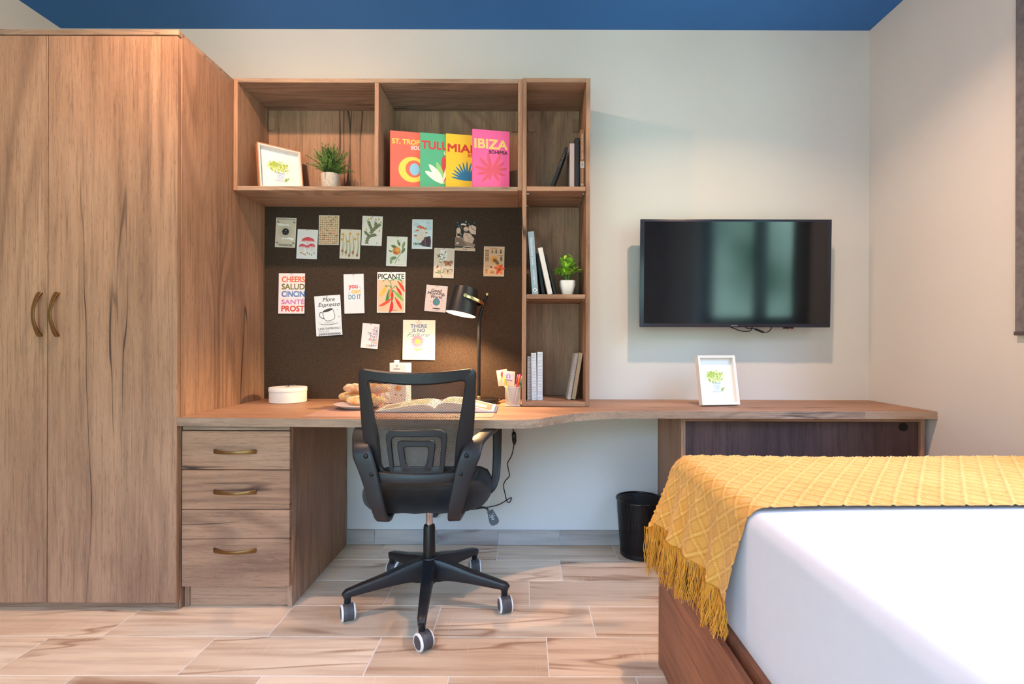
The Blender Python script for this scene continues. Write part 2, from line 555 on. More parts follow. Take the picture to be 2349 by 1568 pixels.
bx(bm, XR, XR + 0.2, WY1, WALL, -0.05, ZC + 0.05)
bx(bm, XR, XR + 0.2, WY0, WY1, -0.05, WZ0)
bx(bm, XR, XR + 0.2, WY0, WY1, WZ1, ZC + 0.05)
struct('wall_right', bm, paint_wall)
fl = struct('floor', box(XL, XR, YB, WALL, -0.05, -0.0015, 0), grout)
# plank tiles, each its own piece of the floor
TW, TL, G = 0.2155, 0.583, 0.0020
bm = bmesh.new(); bx(bm, -TL / 2 + G, TL / 2 - G, -TW / 2 + G, TW / 2 - G, -0.008, 0.0, 0.0008)
bmesh.ops.recalc_face_normals(bm, faces=bm.faces)
tile_me = bpy.data.meshes.new('floor_tile'); bm.to_mesh(tile_me); bm.free(); tile_me.materials.append(floor_tile_m)
row_off = [-0.135, 0.167, 0.020, 0.254, 0.077, -0.236, 0.12, -0.02, 0.21, -0.17]
y1 = WALL; r = 0
while y1 > YB + 0.02:
    y0 = 2.468 - TW * r
    y0c = max(y0, YB)
    h = y1 - y0c
    k0 = math.floor((XL - row_off[r % 10]) / TL)
    x = row_off[r % 10] + k0 * TL
    while x < XR - 0.02:
        a, b = max(x, XL), min(x + TL, XR)
        if b - a > 0.02:
            if abs((b - a) - TL) < 1e-4 and abs(h - TW) < 1e-3:
                t = bpy.data.objects.new('floor_tile', tile_me); C.objects.link(t); t.parent = fl
                t.location = ((a + b) / 2, (y0c + y1) / 2, 0)
            else:
                t = obj('floor_tile', box(-(b - a) / 2 + G, (b - a) / 2 - G, -h / 2 + G, h / 2 - G, -0.008, 0.0, 0.0008), floor_tile_m, fl)
                t.location = ((a + b) / 2, (y0c + y1) / 2, 0)
        x += TL
    y1 = y0c; r += 1
# tiled skirting along the back wall
sk = struct('baseboard_back', box(-0.925, 0.69, WALL - 0.006, WALL, 0.0, 0.076, 0), grout)
x = -0.137 - 0.317 * 3
while x < 0.69:
    a, b = max(x, -0.915), min(x + 0.317, 0.684)
    if b - a > 0.02:
        t = obj('skirting_tile', box(-(b - a) / 2 + 0.0018, (b - a) / 2 - 0.0018, -0.005, 0.004, -0.0375, 0.0385, 0.001), skirt_m, sk)
        t.location = ((a + b) / 2, WALL - 0.0085, 0.0395)
    x += 0.317
struct('baseboard_rear', box(XL, XR, YB, YB + 0.01, 0, 0.078, 0.001), skirt_m)

# window in the right wall
win = bpy.data.objects.new('window_1', None); C.objects.link(win); win.location = (XR + 0.12, (WY0 + WY1) / 2, WZ0); win['kind'] = 'structure'
frm = flat((70, 74, 80), 0.4, name='window_frame_paint')
m, nt, b = new_mat('window_glass')
tr = nt.nodes.new('ShaderNodeBsdfTransparent'); gl = nt.nodes.new('ShaderNodeBsdfGlossy'); gl.inputs['Roughness'].default_value = 0.02
mx = nt.nodes.new('ShaderNodeMixShader'); mx.inputs[0].default_value = 0.06
nt.links.new(tr.outputs[0], mx.inputs[1]); nt.links.new(gl.outputs[0], mx.inputs[2]); nt.links.new(mx.outputs[0], nt.nodes['Material Output'].inputs[0])
GLASS = m
def sash(y0, y1, nm):
    bm = bmesh.new(); w = 0.07
    bx(bm, XR + 0.09, XR + 0.15, y0, y0 + w, WZ0 + 0.03, WZ1 - 0.03, 0.004)
    bx(bm, XR + 0.09, XR + 0.15, y1 - w, y1, WZ0 + 0.03, WZ1 - 0.03, 0.004)
    bx(bm, XR + 0.09, XR + 0.15, y0 + w, y1 - w, WZ0 + 0.03, WZ0 + 0.03 + w, 0.004)
    bx(bm, XR + 0.09, XR + 0.15, y0 + w, y1 - w, WZ1 - 0.03 - w, WZ1 - 0.03, 0.004)
    s = obj(nm, bm, frm, win, world=True)
    obj('pane', box(XR + 0.118, XR + 0.122, y0 + w, y1 - w, WZ0 + 0.03 + w, WZ1 - 0.03 - w, 0), GLASS, s, world=True)
    return s
bm = bmesh.new()
bx(bm, XR + 0.08, XR + 0.17, WY0, WY0 + 0.03, WZ0, WZ1); bx(bm, XR + 0.08, XR + 0.17, WY1 - 0.03, WY1, WZ0, WZ1)
bx(bm, XR + 0.08, XR + 0.17, WY0, WY1, WZ0, WZ0 + 0.03); bx(bm, XR + 0.08, XR + 0.17, WY0, WY1, WZ1 - 0.03, WZ1)
obj('window_frame', bm, frm, win, world=True)
s1 = sash(WY0 + 0.03, 0.905, 'sash'); s2 = sash(0.915, WY1 - 0.03, 'sash')
hb = band(catmull([(XR + 0.08, 0.94, 1.72), (XR + 0.05, 0.94, 1.72), (XR + 0.045, 0.94, 1.70), (XR + 0.045, 0.94, 1.60)], 4), 0.02, 0.012, (0, 1, 0))
obj('window_handle', hb, flat((60, 62, 66), 0.4), s2, world=True)
obj('window_sill', box(XR - 0.02, XR + 0.09, WY0, WY1, WZ0 - 0.02, WZ0, 0.002), white_plastic, win, world=True)

win_added = bpy.data.objects.new('window_added', None); C.objects.link(win_added); win_added.location = (-1.0, YB - 0.05, RZ0); win_added['kind'] = 'structure'  # unseen glazing, added to bring in frontal daylight
for k in range(3):
    a_ = RX0 + 0.80 * k; b_ = a_ + 0.80; bm = bmesh.new(); w = 0.06
    bx(bm, a_ + .002, a_ + w, YB - 0.09, YB - 0.03, RZ0, RZ1, .004); bx(bm, b_ - w, b_ - .002, YB - 0.09, YB - 0.03, RZ0, RZ1, .004)
    bx(bm, a_ + w, b_ - w, YB - 0.09, YB - 0.03, RZ0, RZ0 + w, .004); bx(bm, a_ + w, b_ - w, YB - 0.09, YB - 0.03, RZ1 - w, RZ1, .004)
    s_ = obj('sash', bm, frm, win_added, world=True)
    obj('pane', box(a_ + w, b_ - w, YB - 0.062, YB - 0.058, RZ0 + w, RZ1 - w, 0), GLASS, s_, world=True)

# grey blind strip hanging beside the window
bl = thing('window_blind', 'grey fabric blind hanging on the right wall with a dark bottom bar', 'blind', (XR - 0.012, 1.755, 1.075))
blind_m = fabric('grey_blind_fabric', (122, 116, 116), 1500, 0.1)
obj('blind_fabric', box(XR - 0.014, XR - 0.008, 1.665, 1.850, 1.085, 2.50, 0), blind_m, bl, world=True)
obj('bottom_bar', box(XR - 0.018, XR - 0.004, 1.663, 1.853, 1.073, 1.087, 0.002), flat((84, 76, 78), 0.5), bl, world=True)
obj('head_rail', box(XR - 0.03, XR, 1.663, 1.853, 2.49, 2.54, 0.003), flat((120, 116, 116), 0.5), bl, world=True)

# ceiling downlights (surface mounted), the rear two added for fill
lens_e = emit('lamp_lens', (1.0, 0.82, 0.6), 8.0)
places = ['between television and bookcase', 'in front of the wardrobe', 'added as fill over the bed head', 'added as fill in the rear wardrobe-side corner']
for (x, y, w, w2, col_), pl in zip(DOWNLIGHTS, places):
    t = thing('ceiling_light', 'small white round ceiling spotlight ' + pl, 'ceiling light', (x, y, 2.570))
    obj('housing', lathe([(0.0, 0.088), (0.045, 0.088), (0.05, 0.08), (0.05, 0.004), (0.046, 0.0), (0.04, 0.0), (0.04, 0.012), (0.0, 0.012)], 32, cap=False), white_plastic, t, smooth=True, auto=40)
    obj('lens', lathe([(0, 0.006), (0.039, 0.006), (0.039, 0.011), (0, 0.011)], 32, cap=False), lens_e, t)

# ------------------------------------------------------------------ wardrobe
def bow_handle(M, L=0.150, out=0.030, w=0.013):
    """bow handle lying in local x, bowing to -y; M places it"""
    pts = []; ws = []; hs = []
    for i in range(17):
        t = i / 16; s = math.sin(PI * t)
        pts.append(Vector(((t - 0.5) * L, -out * s ** 0.8 - 0.001, 0)))
        ws.append(w * (1.35 - 0.5 * s)); hs.append(0.0075 - 0.003 * s)
    bm = band(pts, ws, hs, (0, 0, 1))
    bmesh.ops.transform(bm, matrix=M, verts=bm.verts)
    return bm
WX1, WF, WTOP = -1.343, 2.008, 2.247
wr = thing('wardrobe', 'tall oak wardrobe with two doors and curved brass handles', 'wardrobe', (-1.87, 2.33, 0))
obj('side_panel', box(WX1 - 0.018, WX1, WF, WALL - 0.002, 0, WTOP - 0.018), oak_v, wr, world=True)
obj('side_panel', box(XL + 0.004, XL + 0.022, WF, WALL - 0.002, 0, WTOP - 0.018), oak_v, wr, world=True)
obj('top_panel', box(XL + 0.004, WX1, WF - 0.022, WALL - 0.002, WTOP - 0.021, WTOP), oak_edge, wr, world=True)
obj('back_panel', box(XL + 0.022, WX1 - 0.018, WALL - 0.012, WALL - 0.004, 0.08, WTOP - 0.021), oak_v, wr, world=True)
obj('bottom_panel', box(XL + 0.022, WX1 - 0.018, WF, WALL - 0.012, 0.036, 0.054), oak_h, wr, world=True)
obj('plinth', box(XL + 0.022, WX1 - 0.018, WF + 0.012, WF + 0.03, 0, 0.036), oak_h, wr, world=True)
GX = -1.845
d1 = obj('door', box(XL + 0.006, GX - 0.0015, WF - 0.022, WF - 0.002, 0.034, WTOP - 0.025), oak_v, wr, world=True)
d2 = obj('door', box(GX + 0.0015, WX1 - 0.002, WF - 0.022, WF - 0.002, 0.034, WTOP - 0.025), oak_v, wr, world=True)
for d, hx in ((d1, -1.872), (d2, -1.806)):
    M = Matrix.Translation((hx, WF - 0.023, 1.146)) @ Matrix.Rotation(R(90), 4, 'Y')
    obj('handle', bow_handle(M, 0.168, 0.030, 0.014), brass_old, d, world=True, smooth=True, auto=50)

# ------------------------------------------------------------------ drawer unit under the desk
du = thing('drawer_unit', 'oak drawer unit under the left end of the desk, three drawers', 'drawers', (-1.128, 2.34, 0))
DX0, DX1, DF = -1.340, -0.916, 2.026
obj('side_panel', box(DX0, DX0 + 0.018, DF, WALL - 0.02, 0, 0.715), oak_v, du, world=True)
obj('side_panel', box(DX1 - 0.018, DX1, DF, WALL - 0.02, 0, 0.715), oak_v, du, world=True)
obj('top_panel', box(DX0 + 0.018, DX1 - 0.018, DF, WALL - 0.03, 0.697, 0.715), oak_h, du, world=True)
obj('top_rail', box(DX0 + 0.004, DX1 - 0.002, DF - 0.019, DF, 0.698, 0.714), oak_edge, du, world=True)
obj('back_panel', box(DX0 + 0.018, DX1 - 0.018, WALL - 0.03, WALL - 0.022, 0.08, 0.697), oak_v, du, world=True)
obj('plinth', box(DX0 + 0.018, DX1 - 0.018, DF + 0.008, DF + 0.022, 0, 0.084), oak_h, du, world=True)
for z0, z1, hz in ((0.545, 0.694, 0.616), (0.390, 0.542, 0.459), (0.088, 0.387, 0.232)):
    d = obj('drawer', box(DX0 + 0.003, DX1 - 0.001, DF - 0.021, DF - 0.002, z0, z1), oak_h, du, world=True)
    obj('handle', bow_handle(Matrix.Translation((-1.128, DF - 0.022, hz)), 0.162, 0.028, 0.013), brass_old, d, world=True, smooth=True, auto=50)

# ------------------------------------------------------------------ desktop
dk = thing('desktop', 'long oak desktop along the back wall, narrowing in a curve', 'desk', (0.0, 2.40, 0.717))
curve = [(-0.10, 1.943), (-0.04, 1.942), (0.007, 1.950), (0.052, 1.976), (0.095, 2.022), (0.135, 2.064), (0.180, 2.106), (0.250, 2.150), (0.330, 2.184), (0.420, 2.204), (0.52, 2.212)]
cv = [(p.x, p.y) for p in catmull([(a, b, 0) for a, b in curve], 4)]
front = [(-1.341, 1.982)] + cv + [(1.773, 2.214)]
ol = front + [(1.773, WALL - 0.001), (-1.341, WALL - 0.001)]
bm = prism(ol, 0.7175, 0.75)
obj('board', bm, oak_h, dk, world=True)
# edging strips on the front edge
def edging(pts):
    bm = bmesh.new(); rings = []
    for i, (x, y) in enumerate(pts):
        a = Vector(pts[max(i - 1, 0)]); b = Vector(pts[min(i + 1, len(pts) - 1)])
        t = (b - a).normalized(); nrm = Vector((t.y, -t.x))
        q_ = Vector((x, y)) + nrm * 0.0012; p_ = Vector((x, y))
        rings.append([bm.verts.new((p_.x, p_.y, 0.7175)), bm.verts.new((q_.x, q_.y, 0.7178)), bm.verts.new((q_.x, q_.y, 0.7497)), bm.verts.new((p_.x, p_.y, 0.7501))])
    for a, b in zip(rings, rings[1:]):
        for i in range(4): bm.faces.new((a[i], a[(i + 1) % 4], b[(i + 1) % 4], b[i]))
    bm.faces.new(rings[0]); bm.faces.new(list(reversed(rings[-1])))
    return bm
SX = 1.462
obj('edging', edging([p for p in front if p[0] < 1.0] + [(SX - 0.0008, 2.214)]), oak_edge, dk, world=True, smooth=True, auto=30)
obj('edging', edging([(SX + 0.0008, 2.214), (1.773, 2.214)]), oak_edge, dk, world=True)

# cupboard under the right of the desk
cu = thing('cupboard', 'low dark-shaded oak cupboard under the desk behind the bed', 'cupboard', (1.22, 2.45, 0))
CF = 2.257
obj('side_panel', box(0.685, 0.704, CF, WALL - 0.002, 0, 0.716), oak_v, cu, world=True)
obj('side_panel', box(1.737, 1.755, CF, WALL - 0.002, 0, 0.716), oak_v, cu, world=True)
obj('top_panel', box(0.704, 1.737, CF, WALL - 0.002, 0.699, 0.716), oak_h, cu, world=True)
obj('bottom_panel', box(0.704, 1.737, CF + 0.02, WALL - 0.002, 0.05, 0.068), oak_h, cu, world=True)
obj('plinth', box(0.704, 1.737, CF + 0.03, CF + 0.045, 0.0, 0.05), oak_h, cu, world=True)
dd = obj('door', box(0.706, 1.735, CF + 0.014, CF + 0.032, 0.07, 0.697), shaded_door, cu, world=True)
hole = lathe([(0, -0.001), (0.0165, -0.001), (0.019, 0), (0.019, 0.002), (0, 0.002)], 28, cap=False, M=Matrix.Translation((P(2073, 974, CF + 0.0135).x, CF + 0.0135, P(2073, 974, CF + 0.0135).z)) @ Matrix.Rotation(R(90), 4, 'X'))
obj('finger_hole', hole, flat((22, 18, 18), 0.8), dd, world=True)

# ------------------------------------------------------------------ wall shelf unit, bookcase, pin board
HF, HB = 2.358, WALL - 0.001
hu = thing('wall_shelf', 'oak wall shelf with two open compartments above the pin board', 'shelf', (-0.68, 2.5, 1.738))
HX0, HX1, HZ0, HZ1 = -1.341, -0.0165, 1.7365, 2.250
obj('side_panel', box(HX0, HX0 + 0.019, HF, HB, HZ0, HZ1), oak_v, hu, world=True)
obj('side_panel', box(HX1 - 0.020, HX1, HF, HB, HZ0 + 0.003, HZ1), oak_v, hu, world=True)
obj('top_board', box(HX0 + 0.019, HX1 - 0.020, HF, HB, HZ1 - 0.019, HZ1), oak_edge, hu, world=True)
obj('bottom_board', box(HX0 + 0.019, HX1 - 0.020, HF, HB, HZ0, HZ0 + 0.0195), oak_edge, hu, world=True)
obj('divider', box(-0.694, -0.675, HF + 0.001, HB - 0.01, HZ0 + 0.0195, HZ1 - 0.019), oak_v, hu, world=True)
obj('back_panel', box(HX0 + 0.019, HX1 - 0.020, HB - 0.012, HB - 0.003, HZ0 + 0.0195, HZ1 - 0.019), oak_v, hu, world=True)
bc = thing('bookcase', 'narrow tall oak bookcase standing on the desk, three open shelves', 'bookcase', (0.139, 2.5, 0.75))
TX0, TX1, TF = -0.016, 0.2945, 2.352
obj('side_panel', box(TX0, TX0 + 0.0195, TF, HB, 0.7515, 2.252), oak_v, bc, world=True)
obj('side_panel', box(TX1 - 0.0195, TX1, TF, HB, 0.7515, 2.252), oak_v, bc, world=True)
obj('top_board', box(TX0 + 0.0195, TX1 - 0.0195, TF, HB, 2.232, 2.252), oak_h, bc, world=True)
obj('bottom_board', box(TX0 + 0.0195, TX1 - 0.0195, TF, HB, 0.7515, 0.7720), oak_h, bc, world=True)
obj('back_panel', box(TX0 + 0.0195, TX1 - 0.0195, HB - 0.012, HB - 0.003, 0.772, 2.232), oak_v, bc, world=True)
for z0 in (1.7365, 1.2430):
    sh = obj('shelf_board', box(TX0 + 0.020, TX1 - 0.020, TF + 0.003, HB - 0.013, z0, z0 + 0.0205), oak_h, bc, world=True)
    for yy in (TF + 0.035, HB - 0.06):
        for xx, sg in ((TX0 + 0.0195, 1), (TX1 - 0.0195, -1)):
            pb = tube([(xx, yy, z0 - 0.004), (xx + sg * 0.011, yy, z0 - 0.004)], 0.0028, 8)
            obj('shelf_pin', pb, chrome, sh, world=True)
CORK_F = WALL - 0.012
pbd = tag(obj('pin_board', box(-1.341, -0.018, CORK_F, WALL - 0.001, 0.7505, 1.7362, 0.001), cork), 'dark brown speckled pin board on the wall behind the desk', 'pin board')
#PART2
for par, (pa, pb) in ((hu, (613.5, 628)), (hu, (1171, 1185)), (bc, (1208.5, 1222.5)), (bc, (1311, 1324))):
    a_, b_ = P(pa, 272, HB - 0.02), P(pb, 302, HB - 0.02)
    obj('bracket_cover', box(a_.x, b_.x, HB - 0.021, HB - 0.012, b_.z, a_.z, 0.001), oak_v, par, world=True)

# ------------------------------------------------------------------ flat print (lettering, pictures) as thin coloured shapes
_txt_cache = {}
def text_polys(s, bold=0.0, shear=0.0, spacing=1.0):
    key = (s, bold, shear, spacing)
    if key in _txt_cache: return _txt_cache[key]
    cu_ = bpy.data.curves.new('t', 'FONT'); cu_.body = s; cu_.size = 1; cu_.offset = bold; cu_.shear = shear; cu_.space_character = spacing
    cu_.resolution_u = 3; cu_.fill_mode = 'BOTH'
    o = bpy.data.objects.new('t', cu_); C.objects.link(o)
    dg = bpy.context.evaluated_depsgraph_get(); dg.update()
    me = bpy.data.meshes.new_from_object(o.evaluated_get(dg))
    vs = np.array([v.co[:2] for v in me.vertices]) if len(me.vertices) else np.zeros((0, 2))
    fs = [tuple(p.vertices) for p in me.polygons]
    bpy.data.objects.remove(o); bpy.data.curves.remove(cu_); bpy.data.meshes.remove(me)
    _txt_cache[key] = (vs, fs)
    return vs, fs

class Art:
    """flat coloured shapes; u to the right, v downwards, from the top left corner of a w x h field"""
    def __init__(s, w, h, unit):
        s.w, s.h, s.k = w, h, unit
        s.v, s.f, s.m, s.mats, s.z = [], [], [], [], 0
    def mi(s, c, rough=0.6, metal=0.0):
        m = flat(c, rough, metal, name='print')
        if m not in s.mats: s.mats.append(m)
        return s.mats.index(m)
    def add(s, pts, faces, c):
        s.z += 1
        d = 0.0002 + s.z * 0.000012
        b = len(s.v)
        for u, v in pts:
            s.v.append(((u - s.w / 2) * s.k, -d, (s.h / 2 - v) * s.k))
        i = s.mi(c)
        for f in faces:
            s.f.append(tuple(b + x for x in f)); s.m.append(i)
    def poly(s, pts, c): s.add(pts, [tuple(range(len(pts)))], c)
    def rect(s, x0, y0, x1, y1, c): s.poly([(x0, y0), (x1, y0), (x1, y1), (x0, y1)], c)
    def ell(s, cx, cy, rx, ry, c, rot=0, n=30):
        a = R(rot); ca, sa = math.cos(a), math.sin(a)
        s.poly([(cx + rx * math.cos(t) * ca - ry * math.sin(t) * sa, cy + rx * math.cos(t) * sa + ry * math.sin(t) * ca) for t in [2 * PI * i / n for i in range(n)]], c)
    def line(s, pts, w, c, k=4, taper=False):
        p = catmull([(x, y, 0) for x, y in pts], k) if len(pts) > 2 else [Vector((x, y, 0)) for x, y in pts]
        vs = []; m = len(p)
        for i, a in enumerate(p):
            t = (p[min(i + 1, m - 1)] - p[max(i - 1, 0)]).normalized()
            ww = w / 2
            if taper == 'both': ww *= max(0.04, math.sin(PI * min(max(i / (m - 1), 0.01), 0.99)) ** 0.7)
            elif taper: ww *= max(0.05, 1 - (i / (m - 1)) ** 1.5)
            vs += [(a.x - t.y * ww, a.y + t.x * ww), (a.x + t.y * ww, a.y - t.x * ww)]
        s.add(vs, [(2 * i, 2 * i + 1, 2 * i + 3, 2 * i + 2) for i in range(m - 1)], c)
    def leaf(s, x, y, L, w, ang, c, bend=0.0):
        a = R(ang); dx, dy = math.cos(a), math.sin(a); nx, ny = -dy, dx
        s.line([(x, y), (x + dx * L / 3 + nx * bend * L * .6, y + dy * L / 3 + ny * bend * L * .6), (x + dx * L * 2 / 3 + nx * bend * L, y + dy * L * 2 / 3 + ny * bend * L), (x + dx * L + nx * bend * L, y + dy * L + ny * bend * L)], w, c, 4, 'both')
    def text(s, t, x, y, w, h, c, bold=0.02, shear=0.0, rot=0, sp=1.0):
        """fit text t in the box whose top left is x,y; bold by printing it again slightly moved"""
        vs, fs = text_polys(t, 0.0, shear, sp)
        if not len(vs): return
        mn, mx = vs.min(0), vs.max(0)
        q_ = (vs - mn) / (mx - mn)
        a = R(rot); b_ = max(bold, 0) * 0.55 * h / max(mx[1] - mn[1], .3)
        w, h, x, y = w - 2 * b_, h - 2 * b_, x + b_, y + b_
        for ox, oy in (((-b_, -b_), (b_, -b_), (-b_, b_), (b_, b_), (0, 0)) if b_ > 0 else ((0, 0),)):
            pts = []
            for u, v in q_:
                px_, py_ = (u - .5) * w + ox, (0.5 - v) * h + oy
                pts.append((x + w / 2 + px_ * math.cos(a) - py_ * math.sin(a), y + h / 2 + px_ * math.sin(a) + py_ * math.cos(a)))
            s.add(pts, fs, c); s.z -= 0.8
        s.z += 1
    def scrawl(s, x, y, w, h, c, seed=1):
        """small print too fine to read: a row of short uneven strokes"""
        rr_ = random.Random(seed); x0 = x
        while x0 < x + w:
            d_ = h * rr_.uniform(.3, .9); s.rect(x0, y + h * rr_.uniform(.1, .35), min(x0 + d_, x + w), y + h * rr_.uniform(.6, .9), c); s.z -= 1; x0 += d_ + h * rr_.uniform(.2, .5)
        s.z += 1
    def make(s, name, parent, loc=(0, 0, 0), rot=(0, 0, 0)):
        me = bpy.data.meshes.new(name)
        me.from_pydata(s.v, [], s.f)
        for m in s.mats: me.materials.append(m)
        me.polygons.foreach_set('material_index', s.m)
        # face the reader (-y)
        bm = bmesh.new(); bm.from_mesh(me)
        for f in bm.faces:
            f.normal_update()
            if f.normal.y > 0: f.normal_flip()
        bm.to_mesh(me); bm.free()
        return obj(name, me, None, parent, loc=loc, rot=rot)

UP = WALL * 1.0 / F * 0.9935       # metres per photo pixel on the pin board
def card(label, cx, cy, w, h, ang, paper, draw, curl=0.006, pinx=0.0):
    c = P(cx, cy, CORK_F)
    t = thing('postcard', label, 'postcard', (c.x, CORK_F - 0.0012, c.z), (0, R(ang), 0), 'cards pinned on the dark board')
    W_, H_ = w * UP / 2, h * UP / 2
    bm = bmesh.new(); bx(bm, -W_, W_, 0, 0.0006, -H_, H_)
    obj('paper', bm, paper, t)
    a = Art(w, h, UP); draw(a); a.make('print', t)
    pz = H_ - 0.0035
    obj('push_pin', lathe([(0, 0), (0.0012, 0), (0.0012, 0.003), (0.0032, 0.0035), (0.0032, 0.005), (0.0018, 0.006), (0.0016, 0.009), (0.0034, 0.010), (0.003, 0.0115), (0, 0.012)], 12, cap=False,
        M=Matrix.Translation((pinx, -0.0005, pz)) @ Matrix.Rotation(R(90), 4, 'X')), PINM, t, smooth=True)
    t.rotation_euler = (R(-1.5), R(ang), 0)
    t.location.y -= 0.001 + H_ * 0.028
    return t
def clear_mat():
    m, nt, b = new_mat('clear_plastic')
    b.inputs['Base Color'].default_value = (0.9, 0.9, 0.92, 1); b.inputs['Roughness'].default_value = 0.08
    b.inputs['Transmission Weight'].default_value = 0.5; b.inputs['IOR'].default_value = 1.3
    return m
PINM = clear_mat()
K = (30, 28, 30)
def a_magician(a):
    a.rect(1.5, 1.5, 45, 66.5, (214, 200, 182))
    a.rect(2.5, 2, 44, 4.2, (60, 54, 52)); a.rect(3.4, 2.6, 43, 3.6, (205, 190, 172))
    for i in range(40):
        t = 2 * PI * i / 40; r1 = 15 + 3 * (i % 2)
        a.line([(23 + 9 * math.cos(t), 32 + 9 * math.sin(t)), (23 + r1 * math.cos(t), 32 + r1 * math.sin(t))], 0.35, (120, 106, 96))
    a.ell(23, 32, 8, 8, (28, 27, 30))
    for x, y, r_ in ((24, 30, 1.1), (20, 34, .6), (26, 35, .7), (21, 29, .5), (25.5, 27, .4)): a.ell(x, y, r_, r_, (235, 230, 220), n=8)
    for sg, yy in ((1, 17), (-1, 48)):
        x0 = 4 if sg > 0 else 42
        a.line([(x0, yy - 2 * sg), (x0 + sg * 9, yy - 1), (x0 + sg * 18, yy), (x0 + sg * 25, yy + 0.5 * sg)], 5.2, (244, 242, 240), 4, True)
        for k in range(4): a.line([(x0 + sg * 18, yy - 1), (x0 + sg * (25 + k), yy + (k * 1.5 - 2.5))], 0.9, (244, 242, 240))
    for x, y in ((5, 8), (42, 8), (5, 56), (42, 56)):
        a.leaf(x, y, 5, 1.6, 60, K); a.leaf(x, y, 4, 1.4, 130, K)
    a.rect(7, 60, 41, 66, (196, 186, 172)); a.text('THE MAGICIAN', 9, 60.8, 30, 4.4, K, 0.02)
def a_redmush(a):
    a.rect(1.4, 1.4, 45.6, 66, (230, 228, 228))
    def mush(x, y, w, h, sh):
        a.line([(x, y + h * .3), (x + .5, y + sh)], w * .28, (226, 208, 204))
        a.poly([(x + w / 2 * math.cos(t), y + h * .35 - h * math.sin(t)) for t in [PI * i / 14 for i in range(15)]], (214, 74, 88))
        a.ell(x, y + h * .35, w / 2, h * .16, (232, 190, 188))
        for dx, dy in ((-.2, .3), (.15, .55), (.3, .2)): a.ell(x + dx * w, y + h * .35 - dy * h, 0.9, .6, (240, 170, 170), n=8)
    mush(25, 24, 30, 10, 22); mush(13, 38, 17, 7, 14); mush(34, 37, 16, 8, 13); mush(24, 40, 10, 6, 12)
    for i in range(7): a.ell(10 + i * 5, 54 + (i % 3) * 2, 2.6, 1.5, (196, 150, 92), rot=i * 20, n=8)
    for x in (8, 40): a.line([(x, 50), (x - 1, 38)], .6, (110, 150, 100))
def a_chart(a):
    a.rect(1, 1, 45.5, 67, (228, 204, 168)); rnd = random.Random(3)
    cols = [(150, 92, 58), (196, 140, 96), (120, 84, 62), (206, 110, 66), (160, 130, 104)]
    for j in range(15):
        for i in range(9):
            x, y = 4 + i * 4.8 + rnd.uniform(-.6, .6), 4.6 + j * 4.3 + rnd.uniform(-.4, .4); c = rnd.choice(cols)
            big = rnd.random() < .12
            a.ell(x, y - .4, 1.9 + big, .9 + .4 * big, c, rot=rnd.uniform(-20, 20), n=8); a.line([(x, y), (x + .2, y + 1.8)], .8, (204, 176, 142))
def a_daffodil(a):
    a.rect(1, 1, 45.5, 66.5, (226, 212, 196)); rnd = random.Random(5)
    for x in (6, 14, 22, 30, 40):
        a.line([(x, 62), (x + rnd.uniform(-2, 2), 40), (x + rnd.uniform(-2, 3), 14)], 1.3, (130, 150, 112))
        a.line([(x + 2, 58), (x + 3, 40), (x + 5, 28)], 1.6, (150, 176, 136), 4, True)
        by = 60 - rnd.randint(0, 10); a.ell(x, by, 2.8, 3.6, (168, 112, 84), n=10); a.line([(x, by - 6), (x, by - 2)], 1.6, (190, 140, 100))
    for x, y in ((6, 12), (22, 10), (40, 11), (4, 24), (34, 22), (18, 28)):
        for k in range(5): a.leaf(x, y, 5, 1.9, k * 72 + 10, (214, 176, 84))
        a.ell(x, y, 1.6, 1.6, (204, 132, 50), n=8)
def a_thistle(a):
    a.rect(1.2, 1.2, 45.4, 66.5, (232, 226, 218)); g = (128, 136, 96); d = (88, 96, 66)
    def stem(p, w):
        a.line(p, w + 1.6, d); a.line(p, w, g)
        q_ = catmull([(x, y, 0) for x, y in p], 4)
        for i in range(0, len(q_), 1):
            a.leaf(q_[i].x, q_[i].y, w * 1.1, 1.2, 20 if i % 2 else 200, d)
    stem([(12, 64), (14, 52), (20, 46), (28, 44), (32, 42)], 5)
    stem([(18, 46), (10, 40), (8, 36)], 4)
    stem([(20, 40), (28, 30), (34, 24), (42, 18)], 5)
    stem([(24, 34), (18, 22), (14, 12)], 4.4); stem([(31, 26), (31, 14)], 4)
    for x, y in ((14, 8), (31, 9), (43, 14), (10, 32), (40, 34), (20, 6), (38, 7)):
        a.ell(x, y, 1.8, 2, (196, 164, 84), n=8); a.line([(x, y), (x - 1, y - 4)], .7, (196, 164, 84))
    a.ell(36, 62, 1.8, 2.2, (190, 180, 160), n=10)
def a_orange(a):
    a.rect(1.2, 1.2, 45.6, 66.8, (230, 228, 214))
    a.line([(20, 62), (26, 50), (34, 36), (40, 20)], 1.2, (112, 104, 66))
    for x, y, L, w, an, c in ((30, 22, 16, 6, 250, (104, 124, 74)), (24, 26, 15, 7, 200, (92, 116, 70)), (36, 28, 18, 6, 285, (130, 148, 92)), (35, 38, 14, 6, 300, (104, 130, 84)), (24, 48, 16, 8, 165, (116, 146, 104)), (12, 50, 14, 6, 95, (140, 164, 116)), (14, 36, 10, 4, 200, (112, 134, 80))): a.leaf(x, y, L, w, an, c)
    a.ell(23, 33, 9.3, 9, (222, 138, 62)); a.ell(25, 31, 5, 4.6, (236, 164, 84)); a.ell(20, 37, 4, 3.6, (206, 112, 50))
    for k in range(5): a.leaf(30, 10, 5, 2.4, k * 72, (214, 218, 226))
    a.ell(29, 54, .9, 1.6, (90, 100, 60)); a.scrawl(22, 64, 20, 1.4, (170, 160, 140))
